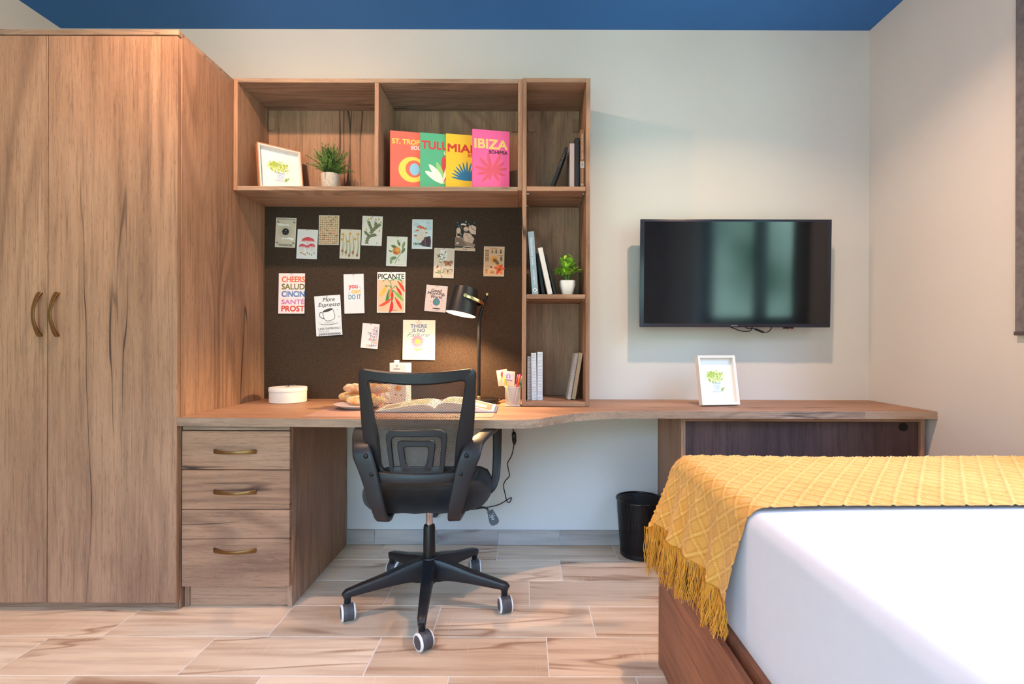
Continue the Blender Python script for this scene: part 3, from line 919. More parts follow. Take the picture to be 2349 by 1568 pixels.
def a_brownmush(a):
    a.rect(1.2, 1.2, 45.8, 66.8, (206, 222, 228))
    for x, y, r_ in ((10, 12, 6), (38, 20, 8), (36, 8, 5), (8, 28, 5)): a.ell(x, y, r_, r_ * .7, (178, 208, 220))
    a.poly([(22, 52), (26, 42), (42, 38), (44, 50), (43, 64), (26, 62), (18, 58)], (74, 56, 66)); a.line([(30, 42), (31, 60)], 1, (130, 106, 120)); a.line([(36, 42), (38, 62)], 1.4, (44, 34, 44))
    for x in range(4, 24, 2): a.leaf(x, 60, 7, 1.6, 280 + (x * 37 % 60) - 30, (84, 100, 72))
    def m(x, y, w, bx_, by_):
        a.line([(bx_, by_), ((x + bx_) / 2 - 1, (y + by_) / 2), (x, y)], 2.4, (222, 196, 172)); a.ell(x, y, w, w * .62, (180, 84, 62)); a.ell(x, y + w * .35, w * .8, w * .2, (226, 190, 160)); a.ell(x - w * .2, y - w * .2, w * .4, w * .2, (214, 122, 92))
    m(12, 26, 4, 17, 50); m(17, 18, 6, 20, 50); m(30, 22, 4, 22, 50); m(23, 20, 5.5, 23, 50); m(33, 31, 3, 25, 48); m(8, 38, 3.4, 16, 50)
    a.line([(4, 66), (44, 65)], 3, (226, 230, 236))
def butterfly(a, x, y, s, c, d):
    for sg in (-1, 1):
        a.ell(x + sg * s * .5, y - s * .16, s * .52, s * .34, d, rot=-sg * 22); a.ell(x + sg * s * .5, y - s * .14, s * .42, s * .26, c, rot=-sg * 22)
        a.ell(x + sg * s * .36, y + s * .34, s * .34, s * .26, c, rot=sg * 30)
    a.line([(x, y - s * .35), (x, y + s * .45)], s * .1, (60, 44, 36))
def a_butterflies(a):
    a.rect(1, 1, 45.6, 67.4, (216, 200, 182)); a.rect(14, 2, 30, 30, (228, 224, 218)); a.rect(2, 40, 16, 66, (226, 206, 180)); a.rect(23, 50, 44, 60, (222, 186, 154))
    for i in range(12): a.line([(20, 6 + i * 4.6), (44, 6.4 + i * 4.6)], .3, (176, 156, 138))
    a.scrawl(6, 2.2, 32, 1.6, (150, 132, 116), 2)
    a.line([(16, 62), (17, 44), (20, 26), (25, 10)], .9, (124, 128, 90))
    for x, y, an in ((24, 12, 300), (22, 16, 200), (20, 24, 330), (20, 26, 190), (18, 34, 210), (16, 54, 200), (17, 56, 350), (18, 62, 70)): a.leaf(x, y, 8, 3, an, (138, 146, 104))
    a.ell(9, 43, 2.4, 4, (170, 110, 116), rot=20); a.leaf(3, 56, 14, 4, 5, (140, 156, 112))
    for k in range(4): a.leaf(11, 18, 6, 2, 30 + k * 90, (56, 52, 48))
    butterfly(a, 33, 34, 11, (188, 116, 76), (120, 70, 50)); butterfly(a, 33, 53, 11, (198, 190, 160), (112, 70, 56))
def a_star(a):
    a.rect(0, 0, 47, 61.5, (34, 30, 30)); a.rect(0, 61.5, 47, 68, (208, 182, 158)); S_ = (208, 178, 156)
    a.line([(12, 8), (18, 7), (24, 9)], 3.4, (226, 208, 192)); a.ell(7, 22, 5, 7, S_); a.line([(4, 24), (3, 36)], 2, S_); a.line([(10, 26), (14, 32)], 1.6, S_)
    a.poly([(30, 10), (38, 8), (47, 12), (47, 30), (36, 28), (30, 20)], S_); a.line([(34, 10), (40, 18), (47, 20)], 1, (60, 50, 46)); a.ell(24, 18, 5.6, 5.6, S_); a.line([(21, 20), (27, 21)], .7, K)
    a.poly([(20, 26), (34, 28), (44, 40), (40, 50), (30, 52), (20, 44), (18, 34)], S_); a.line([(24, 28), (32, 40), (44, 46)], .8, (80, 64, 58)); a.ell(36, 44, 6, 10, (196, 164, 142), rot=20)
    a.ell(7, 36, 5, 1.6, S_)
    a.poly([(0, 38), (16, 37), (22, 46), (46, 52), (46, 58), (0, 58)], (146, 122, 108))
    for i in range(8): a.line([(1, 40 + i * 2.3), (14 + i * 2, 40.6 + i * 2.3)], .9, (52, 44, 42))
    a.ell(6, 51, 3, 3, S_); a.line([(18, 60), (30, 58), (44, 60)], 1.6, S_)
    for x, y in ((4, 4), (10, 12), (24, 3), (30, 6), (42, 3), (14, 15), (6, 10)): a.ell(x, y, .8, .8, (240, 230, 220), n=6)
    a.text('STAR', 18, 63.4, 11, 3, K, 0.02)
def a_bees(a):
    a.rect(.8, .8, 46.2, 67.4, (216, 176, 138)); a.scrawl(13, 3, 20, 2, (110, 84, 66), 3)
    for i in range(9): a.rect(3, 8 + i * 3, 12, 10 + i * 3, (150, 116, 84) if i % 2 else (120, 90, 66))
    for x, s_ in ((19, 1), (28, 1.2), (39, 1.3)):
        a.ell(x, 12, 1.2 * s_, 3.6 * s_, (58, 44, 36)); a.ell(x, 8 * 1.0, 1.2 * s_, 1.1 * s_, (58, 44, 36))
        for sg in (-1, 1):
            a.leaf(x, 10, 5.5 * s_, 1.6, 90 - sg * 60, (170, 146, 122)); a.line([(x, 12), (x + sg * 4, 14 + s_)], .4, (58, 44, 36)); a.line([(x, 9), (x + sg * 3, 6)], .4, (58, 44, 36))
    a.ell(24, 30, 8.5, 8, (230, 156, 62)); a.ell(26, 32, 5.5, 4, (112, 84, 52), rot=30); a.ell(31, 37, 4, 6, (126, 92, 56), rot=-30)
    a.ell(40, 28, 2.6, 6, (110, 90, 70)); a.line([(33, 21), (45, 21)], 1, (104, 88, 60)); a.ell(17, 47, 3, 1.6, (70, 54, 40), rot=30)
    for k, an in enumerate((200, 250, 300, 350, 60, 120)): a.leaf(36, 52, 13, 7, an, ((214, 92, 44), (226, 118, 48), (206, 74, 40))[k % 3])
    a.ell(36, 53, 3, 3, (110, 50, 36))
    a.rect(4, 54, 9, 62, (206, 150, 70)); a.rect(4, 53, 9, 55, (120, 90, 60)); a.ell(20, 58, 5, 3, (204, 142, 74)); a.rect(15, 58, 25, 62, (190, 128, 66))
    for i in range(5): a.line([(4, 44 + i * 1.5), (13, 44 + i * 1.5)], .35, (140, 112, 90))
def a_cheers(a):
    a.rect(0, 0, 60, 92.5, (240, 228, 234))
    for i, (t, c, w) in enumerate((('CHEERS', (226, 106, 62), 53), ('SALUD', (122, 116, 62), 53), ('CINCIN', (78, 120, 190), 53), ('SANTÉ', (206, 120, 186), 53), ('PROST', (214, 66, 52), 53))):
        a.text(t, 7, 7 + i * 16.8, w, 13.6, c, 0.045)
def a_espresso(a):
    a.rect(0, 0, 59.8, 92, (230, 236, 246))
    a.text('More', 19, 4, 28, 10, K, 0.008, 0.3); a.text('Espresso', 8, 16, 50, 12, K, 0.008, 0.3)
    a.line([(18, 40), (12, 38), (10, 46), (16, 52), (20, 52)], 1.3, K, 4)      # mug ear
    a.poly([(18, 35.5), (41, 30.4), (44, 40), (45.5, 48), (44.6, 53), (41, 56.4), (34, 58.4), (26, 58.8), (21.5, 56), (18.8, 50), (17.8, 43)], K); a.poly([(19, 36), (40.2, 31.4), (43, 40.4), (44.4, 48), (43.6, 52.3), (40.4, 55.4), (33.8, 57.3), (26.4, 57.7), (22.3, 55.2), (19.8, 49.6), (18.8, 43)], (236, 240, 248))
    a.ell(29, 34, 11.5, 3.2, K, rot=-14); a.ell(29, 34.2, 9.8, 2.2, (70, 64, 66), rot=-14)
    for x in (24, 30, 36): a.line([(x, 27), (x + 1.5, 24.5), (x, 22.6)], .7, K)
    a.ell(31, 64, 20, 3.4, K); a.ell(31, 63.5, 19, 2.7, (236, 240, 248)); a.ell(31, 62.8, 12, 1.4, (196, 200, 210))
    for x, y in ((8, 62), (52, 34), (54, 50)): a.line([(x - 1.4, y), (x + 1.4, y)], .5, K); a.line([(x, y - 1.4), (x, y + 1.4)], .5, K)
    a.text('LESS DEPRESSO', 6, 73.5, 50, 4.6, K, 0.02)
    for i in range(3): a.line([(6, 80.4 + i * 1.6), (30, 80.4 + i * 1.6)], .4, (120, 122, 130))
    for j in range(3):
        for i in range(24):
            if (i + j) % 2 == 0: a.rect(6 + i * 2.1, 86 + j * 1.6, 8.1 + i * 2.1, 87.6 + j * 1.6, K)
def a_doit(a):
    a.rect(0, 0, 46, 90.5, (238, 232, 240))
    a.text('you', 11, 25, 21, 12, (222, 98, 112), 0.05); a.text('can', 17, 37, 21, 8, (240, 186, 96), 0.05); a.text('DO IT', 10, 47, 29, 11.5, (96, 148, 178), 0.04)
    for x, y, x2, y2 in ((35, 32, 36, 29), (37, 34, 40, 31), (38, 36, 41, 35.6)): a.line([(x, y), (x2, y2)], .6, (60, 60, 70))
    a.line([(11, 41), (12, 43), (13.6, 41.6)], .8, (96, 148, 178))
def a_picante(a):
    a.rect(0, 0, 64.5, 93.5, (244, 242, 240)); a.rect(1.6, 18, 62.6, 91.5, (240, 192, 160))
    a.text('PICANTE', 2, 4, 60, 12.4, (26, 28, 34), 0.03)
    for p in ([(31, 24), (33, 40), (36, 54)], [(31, 24), (22, 16), (12, 22)], [(30, 20), (40, 16), (52, 18), (58, 26)], [(32, 34), (26, 32), (18, 36)], [(34, 40), (42, 32), (48, 38)], [(36, 20), (46, 12), (56, 20)]):
        a.line(p, 1.6, (58, 138, 84), 5)
    def ch(x, y, L, w, an, c, b_=.12):
        a.leaf(x, y, L, w, an, c, b_); a.ell(x, y, 2.2, 1.6, (58, 138, 84), rot=an)
    ch(20, 32, 26, 8, 135, (236, 184, 66), -.25); ch(27, 42, 28, 8, 115, (46, 138, 76), -.18); ch(32, 36, 24, 6, 100, (240, 128, 86), 0)
    ch(48, 22, 28, 7, 62, (226, 76, 52), -.08); ch(44, 34, 24, 6, 62, (206, 52, 46), -.05); ch(35, 44, 24, 6, 92, (206, 44, 44), 0)
    ch(38, 44, 32, 7, 48, (126, 182, 84), -.05); ch(34, 60, 34, 7, 160, (226, 82, 56), -.2); ch(34, 66, 28, 8, 118, (206, 44, 52), -.28); ch(42, 60, 30, 7, 64, (220, 62, 48), -.05)
    a.text('chilies', 34, 86, 12, 3.4, (60, 50, 50), 0.0, 0.3)
def a_happy(a):
    a.rect(0, 0, 39, 57, (240, 232, 236))
    rows = ['DO', 'THE', 'THINGS', 'THAT', 'MAKE', 'YOU', 'HAPPY']; ws = [9.5, 14, 24, 18.5, 20, 14, 24]
    cc = [(206, 72, 96), (96, 84, 150), (226, 138, 84), (76, 152, 176), (70, 110, 176), (222, 96, 80), (120, 76, 140)]; k = 0
    for i, (t, w) in enumerate(zip(rows, ws)):
        x = 37 - w; cw = w / len(t)
        for ch_ in t:
            a.text(ch_, x + .3, 6 + i * 7, (cw - .7) if ch_ != 'I' else cw * .3, 5.9, cc[(k * 3 + i) % 7], 0.03); x += cw; k += 1
def a_morning(a):
    a.rect(0, 0, 48.8, 60.5, (216, 206, 214)); a.rect(1.4, 1.4, 47.4, 59, (224, 206, 204))
    a.text('Good', 12, 8, 24, 8, (44, 32, 34), 0.035, 0.15); a.text('Morning,', 4, 15, 40, 9, (44, 32, 34), 0.035, 0.15); a.text('World.', 12, 23, 27, 7, (44, 32, 34), 0.035, 0.15)
    a.ell(26, 38, 8, 8, (44, 40, 44)); a.ell(26, 38, 7.2, 7.2, (74, 128, 196)); a.ell(23.5, 36, 3.6, 2.6, (96, 150, 92), rot=30); a.ell(29, 40, 2.8, 3.6, (96, 150, 92)); a.ell(28, 34, 2.2, 1.4, (96, 150, 92))
    a.ell(27, 53.4, 13, 1.8, (232, 220, 214)); a.ell(27, 53, 10, 1.5, (60, 42, 40))
    for x, y in ((13, 38), (39, 34), (16, 46), (38, 46)): a.line([(x - 1.2, y), (x + 1.2, y)], .5, K); a.line([(x, y - 1.2), (x, y + 1.2)], .5, K)
    a.scrawl(18, 56.4, 16, 1.5, (90, 66, 62), 4)
def a_failure(a):
    a.rect(0, 0, 74, 91, (244, 232, 214))
    a.text('REMINDER', 29, 5, 14, 1.8, (206, 90, 90), 0.01)
    a.text('THERE', 17, 9.4, 38, 8.4, (58, 96, 160), 0.02); a.text('IS NO', 22, 19.6, 29, 8, (58, 96, 160), 0.02)
    a.text('Failure', 9, 29, 52, 9.4, (74, 110, 176), -0.01, 0.55)
    for k in range(11): a.leaf(34, 49, 15, 8, k * 360 / 11 + 6, (232, 146, 170), .0)
    a.ell(34, 49, 6.4, 5.4, (236, 196, 92)); a.line([(34, 58), (35, 72)], 1.6, (150, 170, 104)); a.leaf(35, 70, 13, 5, 330, (206, 206, 120)); a.leaf(35, 70, 12, 5, 205, (206, 206, 120))
    a.ell(35, 76, 19, 1.0, (200, 180, 160))
    a.text('You either win or you learn.', 10, 82, 50, 3.4, (74, 84, 130), 0.0)
CARDS = [
 ('card of a black moon orb between two white hands', 654.9, 536.5, 46.4, 68, 2, cream_paper, a_magician),
 ('card with three red-capped mushrooms in watercolour', 704.3, 562.7, 47, 67.5, 2, white_paper, a_redmush),
 ('cream card crowded with rows of tiny mushrooms', 753.8, 530.2, 46.5, 68, 0.4, cream_paper, a_chart),
 ('card of yellow daffodils with their brown bulbs', 802.8, 562, 46.5, 67.5, 2, cream_paper, a_daffodil),
 ('card with a green spiny cactus-like plant', 852.7, 531.5, 46.5, 68, 2, white_paper, a_thistle),
 ('card with a single orange on a leafy branch', 909.6, 578, 47, 68, 1.8, white_paper, a_orange),
 ('card of brown mushrooms on a dark tree stump', 967.7, 538.3, 47, 68, .6, white_paper, a_brownmush),
 ('card with two butterflies and a flower stem', 1017.7, 604.4, 46.5, 68.5, 2, cream_paper, a_butterflies),
 ('black card with a kneeling pale figure and stars', 1066.8, 542.2, 47, 68, 2, cream_paper, a_star),
 ('tan card of bees, honey and an orange flower', 1132.3, 600, 47, 68.4, .8, cream_paper, a_bees),
 ('white card with five coloured lines from CHEERS to PROST', 669.4, 675.8, 60, 92.5, 0, white_paper, a_cheers),
 ('pale blue card reading More Espresso with a coffee mug', 753.6, 725.8, 59.8, 92, -4, white_paper, a_espresso),
 ('white card reading YOU CAN DO IT in pastel letters', 812.3, 675.5, 46, 90.5, -2, white_paper, a_doit),
 ('card headed PICANTE with red, green and yellow chillies', 897.4, 671.9, 64.5, 93.5, 0, white_paper, a_picante),
 ('small card in rainbow capitals reading THINGS THAT MAKE YOU HAPPY', 849.6, 772, 39, 57, 4.5, white_paper, a_happy),
 ('pinkish card reading Good Morning World over a small globe', 1000, 685.7, 48.8, 60.5, 5, white_paper, a_morning),
 ('large cream card reading THERE IS NO FAILURE with a pink flower', 961.5, 780.5, 74, 91, 0.5, cream_paper, a_failure),
]
for c_ in CARDS: card(*c_)

# ------------------------------------------------------------------ books
def book(name, label, w, h, d, cover, loc, rot, group, pages=(232, 224, 210), title=None, cat='book', hard=0.002):
    """w thickness (x), h height (z), d depth (y); spine towards -y; origin at bottom front centre"""
    t = thing(name, label, cat, loc, rot, group)
    cm = flat(cover, 0.5, name='book_cover') if isinstance(cover, tuple) else cover
    bm = bmesh.new(); c = 0.0018
    bx(bm, -w / 2, -w / 2 + c, 0, d, 0, h, 0.0004); bx(bm, w / 2 - c, w / 2, 0, d, 0, h, 0.0004); bx(bm, -w / 2, w / 2, 0, 0.003, 0, h, 0.0011, 2)
    obj('cover', bm, cm, t)
    obj('pages', box(-w / 2 + c, w / 2 - c, 0.003, d - 0.003, 0.003, h - 0.003, 0), flat(pages, 0.8, name='book_pages'), t)
    if title: title(t, w, h)
    return t
def spine_text(txt, col, z0, z1, frac=0.5, extra=None, bold=0.0):
    def f(t, w, h):
        L = (z1 - z0) * h
        a = Art(L, w, 1.0)
        a.text(txt, 0, w * (1 - frac) / 2, L, w * frac, col, bold)
        a.make('spine_title', t, loc=(0, -0.0002, h * (z0 + z1) / 2), rot=(0, R(90), 0))
        if extra:
            for (zz, kind) in extra:
                b = Art(w, w, 1.0)
                if kind == 'diamond':
                    b.poly([(w * .5, w * .12), (w * .88, w * .5), (w * .5, w * .88), (w * .12, w * .5)], col)
                    b.poly([(w * .5, w * .3), (w * .7, w * .5), (w * .5, w * .7), (w * .3, w * .5)], (120, 120, 120))
                    b.make('emblem', t, loc=(0, -0.0003, h * zz))
                elif kind == 'label':
                    b = Art(w, w * 1.6, 1.0); b.rect(0, 0, w, w * 1.6, (216, 206, 196)); b.rect(w * .25, w * .3, w * .8, w * 1.2, (176, 166, 156)); b.make('spine_label', t, loc=(0, -0.0003, h * zz))
                elif isinstance(kind, str):
                    b = Art(h * .25, w * .3, 1.0); b.text(kind, 0, 0, h * .25, w * .28, col, 0); b.make('author_line', t, loc=(0, -0.0003, h * zz), rot=(0, R(90), 0))
    return f
def spine_marks(t, w, h):
    a = Art(w, h * .5, 1.0)
    for k in range(7): a.rect(w * .35, k * h * .055, w * .6, k * h * .055 + h * (.018 if k % 3 else .006), (150, 150, 150))
    a.make('spine_print', t, loc=(0, -0.0002, h * .6))
def music_spine(seed):
    def f(t, w, h):
        rnd = random.Random(seed); a = Art(w, h, 1.0); c = (112, 112, 124)
        y = 0.01
        while y < h - 0.01:
            for k in range(3): a.line([(w * .08, y + k * .0014), (w * .9, y + k * .0014)], .00035, (160, 160, 170))
            for i in range(4):
                if rnd.random() < .75:
                    x = w * (.12 + .22 * i); yy = y + rnd.uniform(-.002, .003); a.ell(x, yy, .0014, .001, c, n=8); a.line([(x + .0012, yy), (x + .0012, yy - .006)], .0004, c)
            y += rnd.choice((.011, .014, .017))
        a.make('music_print', t, loc=(0, -0.0002, h / 2))
    return f
SZ1, SZ2, SZ3 = 1.757, 1.2637, 0.7722
GB = 'books on the bookcase shelves'
def on(px, Y, z): return (( px - CX) * Y / F, Y, z)
# upper shelf of the bookcase
yb = 2.395
book('book', 'black slim book leaning to the right on the top bookcase shelf', 0.014, 0.205, 0.15, (22, 22, 25), on(1263.5, yb, SZ1 + 0.0035), (0, R(20.5), 0), GB, title=spine_marks)
book('book', 'grey-mauve book between the two black books on the top bookcase shelf', 0.022, 0.213, 0.16, (168, 152, 152), on(1311, yb, SZ1), (0, 0, 0), GB)
book('book', 'upright black book beside the brown book on the top bookcase shelf', 0.021, 0.240, 0.17, (26, 27, 32), on(1323, yb, SZ1), (0, 0, 0), GB)
book('book', 'tall brown book titled THE NATURAL HOME against the bookcase side', 0.0185, 0.278, 0.2, (158, 108, 74), on(1334.5, yb, SZ1), (0, 0, 0), GB, title=spine_text('THE NATURAL HOME', (236, 222, 206), .50, .93, .5, [(.41, 'label'), (.24, 'HANS BLOMQUIST'), (.075, 'diamond')]))
# middle shelf
book('book', 'tall grey-blue book titled monochrome home, leaning left', 0.029, 0.292, 0.2, (150, 166, 178), on(1227.5, 2.385, SZ2 + 0.002), (0, R(-4.2), 0), GB, title=spine_text('monochrome home', (232, 236, 240), .47, .90, .42, [(.27, 'HILARY ROBERTSON'), (.07, 'diamond')]))
book('book', 'black book leaning between the grey-blue and the white book', 0.014, 0.20, 0.16, (30, 32, 38), on(1246.5, 2.43, SZ2 + 0.002), (0, R(-9), 0), GB)
book('book', 'white book leaning left between two black books on the middle shelf', 0.022, 0.222, 0.17, (212, 206, 204), on(1262, 2.39, SZ2 + 0.003), (0, R(-12.5), 0), GB)
book('book', 'thin black book leaning beside the potted green plant', 0.009, 0.195, 0.15, (24, 24, 28), on(1273.5, 2.40, SZ2 + 0.002), (0, R(-13.5), 0), GB)
# lower shelf
GM = 'sheet music books'
book('book', 'thinnest sheet-music book, tight against the bookcase left side', 0.0185, 0.205, 0.15, (206, 200, 204), on(1214.5, 2.43, SZ3), (0, 0, 0), GM, title=music_spine(4))
book('book', 'middle one of the three white sheet-music books in the bookcase', 0.0245, 0.222, 0.15, (222, 224, 234), on(1225.8, 2.42, SZ3), (0, R(-0.8), 0), GM, title=music_spine(9))
book('book', 'tallest sheet-music book, nearest the empty middle of the low shelf', 0.0255, 0.226, 0.15, (222, 224, 234), on(1238.7, 2.42, SZ3), (0, 0, 0), GM, title=music_spine(17))
book('book', 'grey patterned book leaning right on the lowest bookcase shelf', 0.0155, 0.220, 0.15, (176, 170, 166), on(1305.5, 2.42, SZ3 + 0.0025), (0, R(9.5), 0), GB, title=music_spine(21))
book('book', 'tan book leaning against the right side of the lowest bookcase shelf', 0.019, 0.222, 0.15, (196, 166, 134), on(1315.5, 2.43, SZ3 + 0.003), (0, R(9.0), 0), GB)
book('book', 'sheet-music book half hidden by the divider of the wall shelf', 0.015, 0.19, 0.14, (206, 188, 168), (-0.704, 2.45, SZ1), (0, 0, 0), GM, title=music_spine(30))

# the four large coloured books standing face out
def face_book(label, col, px, Y, h, draw, w=0.178, th=0.015):
    x = (px - CX) * Y / F
    t = thing('coffee_table_book', label, 'book', (x, Y, SZ1), (0, 0, R(11.5)), 'large coloured books standing face out')
    cm = flat(col, 0.55, name='book_cover')
    bm = bmesh.new(); bx(bm, 0, w, 0, 0.0022, 0, h, 0.0005); bx(bm, 0, w, th - 0.0022, th, 0, h, 0.0005); bx(bm, 0, 0.002, 0, th, 0, h, 0.0006)
    obj('cover', bm, cm, t)
    obj('pages', box(0.002, w - 0.003, 0.0022, th - 0.0022, 0.003, h - 0.003, 0), flat((236, 228, 214), 0.8), t)
    a = Art(100, 100 * h / w, w / 100); draw(a)
    a.make('cover_print', t, loc=(w / 2, 0, h / 2))
    return t
def c_trop(a):
    a.text('ST. TROPEZ', 5, 20, 92, 14, (242, 206, 92), 0.045); a.text('SOLEIL', 54, 36, 42, 11, (238, 226, 226), 0.04)
    a.ell(58, 100, 36, 34, (240, 214, 92)); a.ell(62, 98, 22, 23, (232, 112, 88)); a.ell(64, 99, 13, 16, (146, 196, 226))
def c_tul(a):
    a.text('TULUM', 3, 21, 96, 22, (208, 62, 72), 0.05); a.text('GYPSET', 62, 46, 36, 9, (236, 232, 224), 0.035)
    for an, L, w_, c in ((270, 34, 11, (206, 76, 84)), (248, 44, 11, (152, 206, 120)), (292, 44, 11, (236, 236, 226)), (228, 46, 13, (236, 236, 226)), (312, 46, 12, (206, 76, 84)), (208, 42, 13, (236, 236, 226)), (332, 42, 13, (152, 206, 120))):
        a.leaf(62, 132, L * 1.35, w_ * 1.3, an, c, 0.06 if an < 270 else -0.06)
    a.leaf(62, 96, 38, 13, 270, (206, 76, 84))
def c_mia(a):
    a.text('MIAMI', 4, 26, 94, 22, (206, 58, 48), 0.05); a.text('BEACH', 58, 50, 38, 9, (206, 58, 48), 0.035)
    for k in range(13): a.leaf(56, 122, 52 - abs(k - 6) * 1.5, 5.4, 188 + k * 13.6, (44, 116, 158), 0.03 * (6 - k) / 6)
def c_ibi(a):
    a.text('IBIZA', 5, 24, 90, 26, (246, 206, 120), 0.05); a.text('BOHEMIA', 44, 53, 50, 10, (40, 30, 36), 0.035)
    for an, L, b_ in ((262, 44, -.1), (292, 50, .12), (322, 40, .12), (348, 42, .1), (15, 40, .12), (50, 36, .1), (95, 30, .1), (135, 44, -.12), (168, 42, -.16), (198, 46, -.2), (230, 44, -.15)):
        a.leaf(52, 104, L, 9, an, (226, 92, 112), b_)
face_book('coral red large book with a yellow ring, leftmost of the coloured row', (236, 108, 92), 893.5, 2.418, 0.281, c_trop)
face_book('mint green large book with pale leaves standing face out', (88, 178, 136), 962.5, 2.424, 0.2745, c_tul)
face_book('yellow large book with a blue fan of leaves standing face out', (238, 196, 52), 1022, 2.430, 0.272, c_mia)
face_book('bright pink large book titled IBIZA, rightmost of the coloured row', (244, 104, 160), 1082.5, 2.402, 0.283, c_ibi, 0.176)

# ------------------------------------------------------------------ picture frames with the plant print
def plant_print(a, w, h):
    a.rect(0, 0, w, h, (240, 236, 236)); rnd = random.Random(11)
    for i in range(120):
        t = rnd.uniform(0, 2 * PI); r_ = math.sqrt(rnd.random()); x = w * .48 + r_ * math.cos(t) * w * .25; y = h * .42 + r_ * math.sin(t) * h * .14
        a.leaf(x, y, w * rnd.uniform(.06, .10), w * .03, rnd.uniform(180, 360), rnd.choice(((176, 196, 84), (196, 212, 110), (150, 176, 70), (212, 222, 140))), .1)
    a.poly([(w * .40, h * .56), (w * .62, h * .56), (w * .59, h * .72), (w * .43, h * .72)], (204, 216, 236)); a.ell(w * .51, h * .56, w * .11, h * .012, (170, 190, 222)); a.ell(w * .51, h * .64, w * .05, h * .035, (150, 174, 214)); a.ell(w * .51, h * .64, w * .036, h * .026, (216, 224, 240))
    a.ell(w * .5, h * .735, w * .16, h * .014, (206, 214, 230))
    for k in range(6): a.leaf(w * (.62 + .02 * k), h * .69, w * .07, w * .03, 10 + k * 50, (140, 176, 78))
    a.scrawl(w * .72, h * .88, w * .12, h * .012, (150, 146, 146), 5)
def photo_frame(label, loc, rot, w, h, edge):
    t = thing('picture_frame', label, 'picture frame', loc, rot, 'picture frames with a plant drawing')
    d = 0.032; e = 0.0045; f_ = 0.011
    bm = bmesh.new()
    for (x0, x1, z0, z1) in ((-w / 2, -w / 2 + e, 0, h), (w / 2 - e, w / 2, 0, h), (-w / 2 + e, w / 2 - e, 0, e), (-w / 2 + e, w / 2 - e, h - e, h)): bx(bm, x0, x1, 0, d, z0, z1, 0.0008)
    obj('outer_frame', bm, edge, t)
    bm = bmesh.new()
    for (x0, x1, z0, z1) in ((-w / 2 + e, -w / 2 + f_, e, h - e), (w / 2 - f_, w / 2 - e, e, h - e), (-w / 2 + f_, w / 2 - f_, e, f_), (-w / 2 + f_, w / 2 - f_, h - f_, h - e)): bx(bm, x0, x1, 0.0015, d - 0.004, z0, z1, 0.0005)
    obj('inner_frame', bm, white_frame, t)
    obj('backing', box(-w / 2 + e, w / 2 - e, d - 0.006, d - 0.002, e, h - e, 0), white_paper, t)
    a = Art(100, 100 * (h - 2 * f_) / (w - 2 * f_), (w - 2 * f_) / 100); plant_print(a, a.w, a.h)
    a.make('print', t, loc=(0, d - 0.0062, h / 2))
    return t
fr1 = photo_frame('white box frame with plant drawing on the long desk under the television', ((1655.5 - CX) * 2.372 / F, 2.372, 0.7575), (R(-12), 0, R(8)), 0.186, 0.232, white_frame)
obj('stand', band([(0, .031, .17), (0, .105, .0172)], .024, .003, (1, 0, 0)), rose_frame, fr1)
fr2 = photo_frame('brown-edged box frame with plant drawing on the wall shelf, beside the shrub pot', (-1.166, 2.466, SZ1 + 0.0076), (R(-13), 0, R(40)), 0.200, 0.235, flat((190, 132, 96), 0.4, name='frame_edge'))

# ------------------------------------------------------------------ potted plants
def leaf_mesh(L, w, fold=0.25, curve=0.25):
    vs = []; fs = []; n = 5
    for i in range(n + 1):
        t = i / n; ww = w / 2 * math.sin(PI * min(t * 0.92 + 0.06, 1)) ** 0.8 * (1 if i < n else 0)
        z = -curve * L * t * t
        vs += [(-ww, t * L, z + fold * ww), (0, t * L, z), (ww, t * L, z + fold * ww)]
    for i in range(n):
        a = 3 * i
        fs += [(a, a + 1, a + 4, a + 3), (a + 1, a + 2, a + 5, a + 4)]
    me = bpy.data.meshes.new('leaf'); me.from_pydata(vs, [], fs); me.update()
    me.polygons.foreach_set('use_smooth', [True] * len(me.polygons)); return me
def leaf_mat(name, c1, c2):
    m, nt, b = new_mat(name); q = NB(nt); oi = q.n('ShaderNodeObjectInfo'); tc = q.n('ShaderNodeTexCoord')
    nz = q.noise(tc.outputs['Object'], 40, 2)
    q.l(q.mix(q.math('ADD', q.math('MULTIPLY', oi.outputs['Random'], 0.6), q.math('MULTIPLY', nz, 0.4)), lin(c1), lin(c2)), b.inputs['Base Color'])
    b.inputs['Roughness'].default_value = 0.4
    b.inputs['Subsurface Weight'].default_value = 0.0
    return m
pl = thing('potted_plant', 'small bright green leafy plant in a white square pot in the bookcase', 'plant', (0.199, 2.45, SZ2), (0, 0, R(4)))
bm = bmesh.new(); b0, t0, H0 = 0.024, 0.036, 0.072
def sq(r, z, k=6):
    out = []
    for i in range(4 * k):
        t = 2 * PI * (i + .5) / (4 * k); c, s_ = math.cos(t), math.sin(t); p_ = (abs(c) ** 5 + abs(s_) ** 5) ** (-1 / 5)
        out.append(bm.verts.new((r * c * p_, r * s_ * p_, z)))
    return out
rings = [sq(b0 * .9, 0), sq(b0, 0.003), sq(t0, H0 * .7), sq(t0, H0), sq(t0 - .003, H0), sq(t0 - .004, H0 - .01)]
for a, b in zip(rings, rings[1:]):
    for i in range(len(a)): bm.faces.new((a[i], a[(i + 1) % len(a)], b[(i + 1) % len(a)], b[i]))
bm.faces.new(list(reversed(rings[0])))
obj('pot', bm, white_plastic, pl, smooth=True, auto=50)
obj('soil', lathe([(0, H0 - .01), (0.031, H0 - .011), (0, H0 - .012)], 16, cap=False), flat((60, 48, 36), 0.9), pl)
lm = leaf_mat('bright_leaf', (104, 164, 38), (176, 220, 84)); LM = leaf_mesh(0.040, 0.017); LM.materials.append(lm)
rnd = random.Random(4); stems = bmesh.new(); cnt = 0
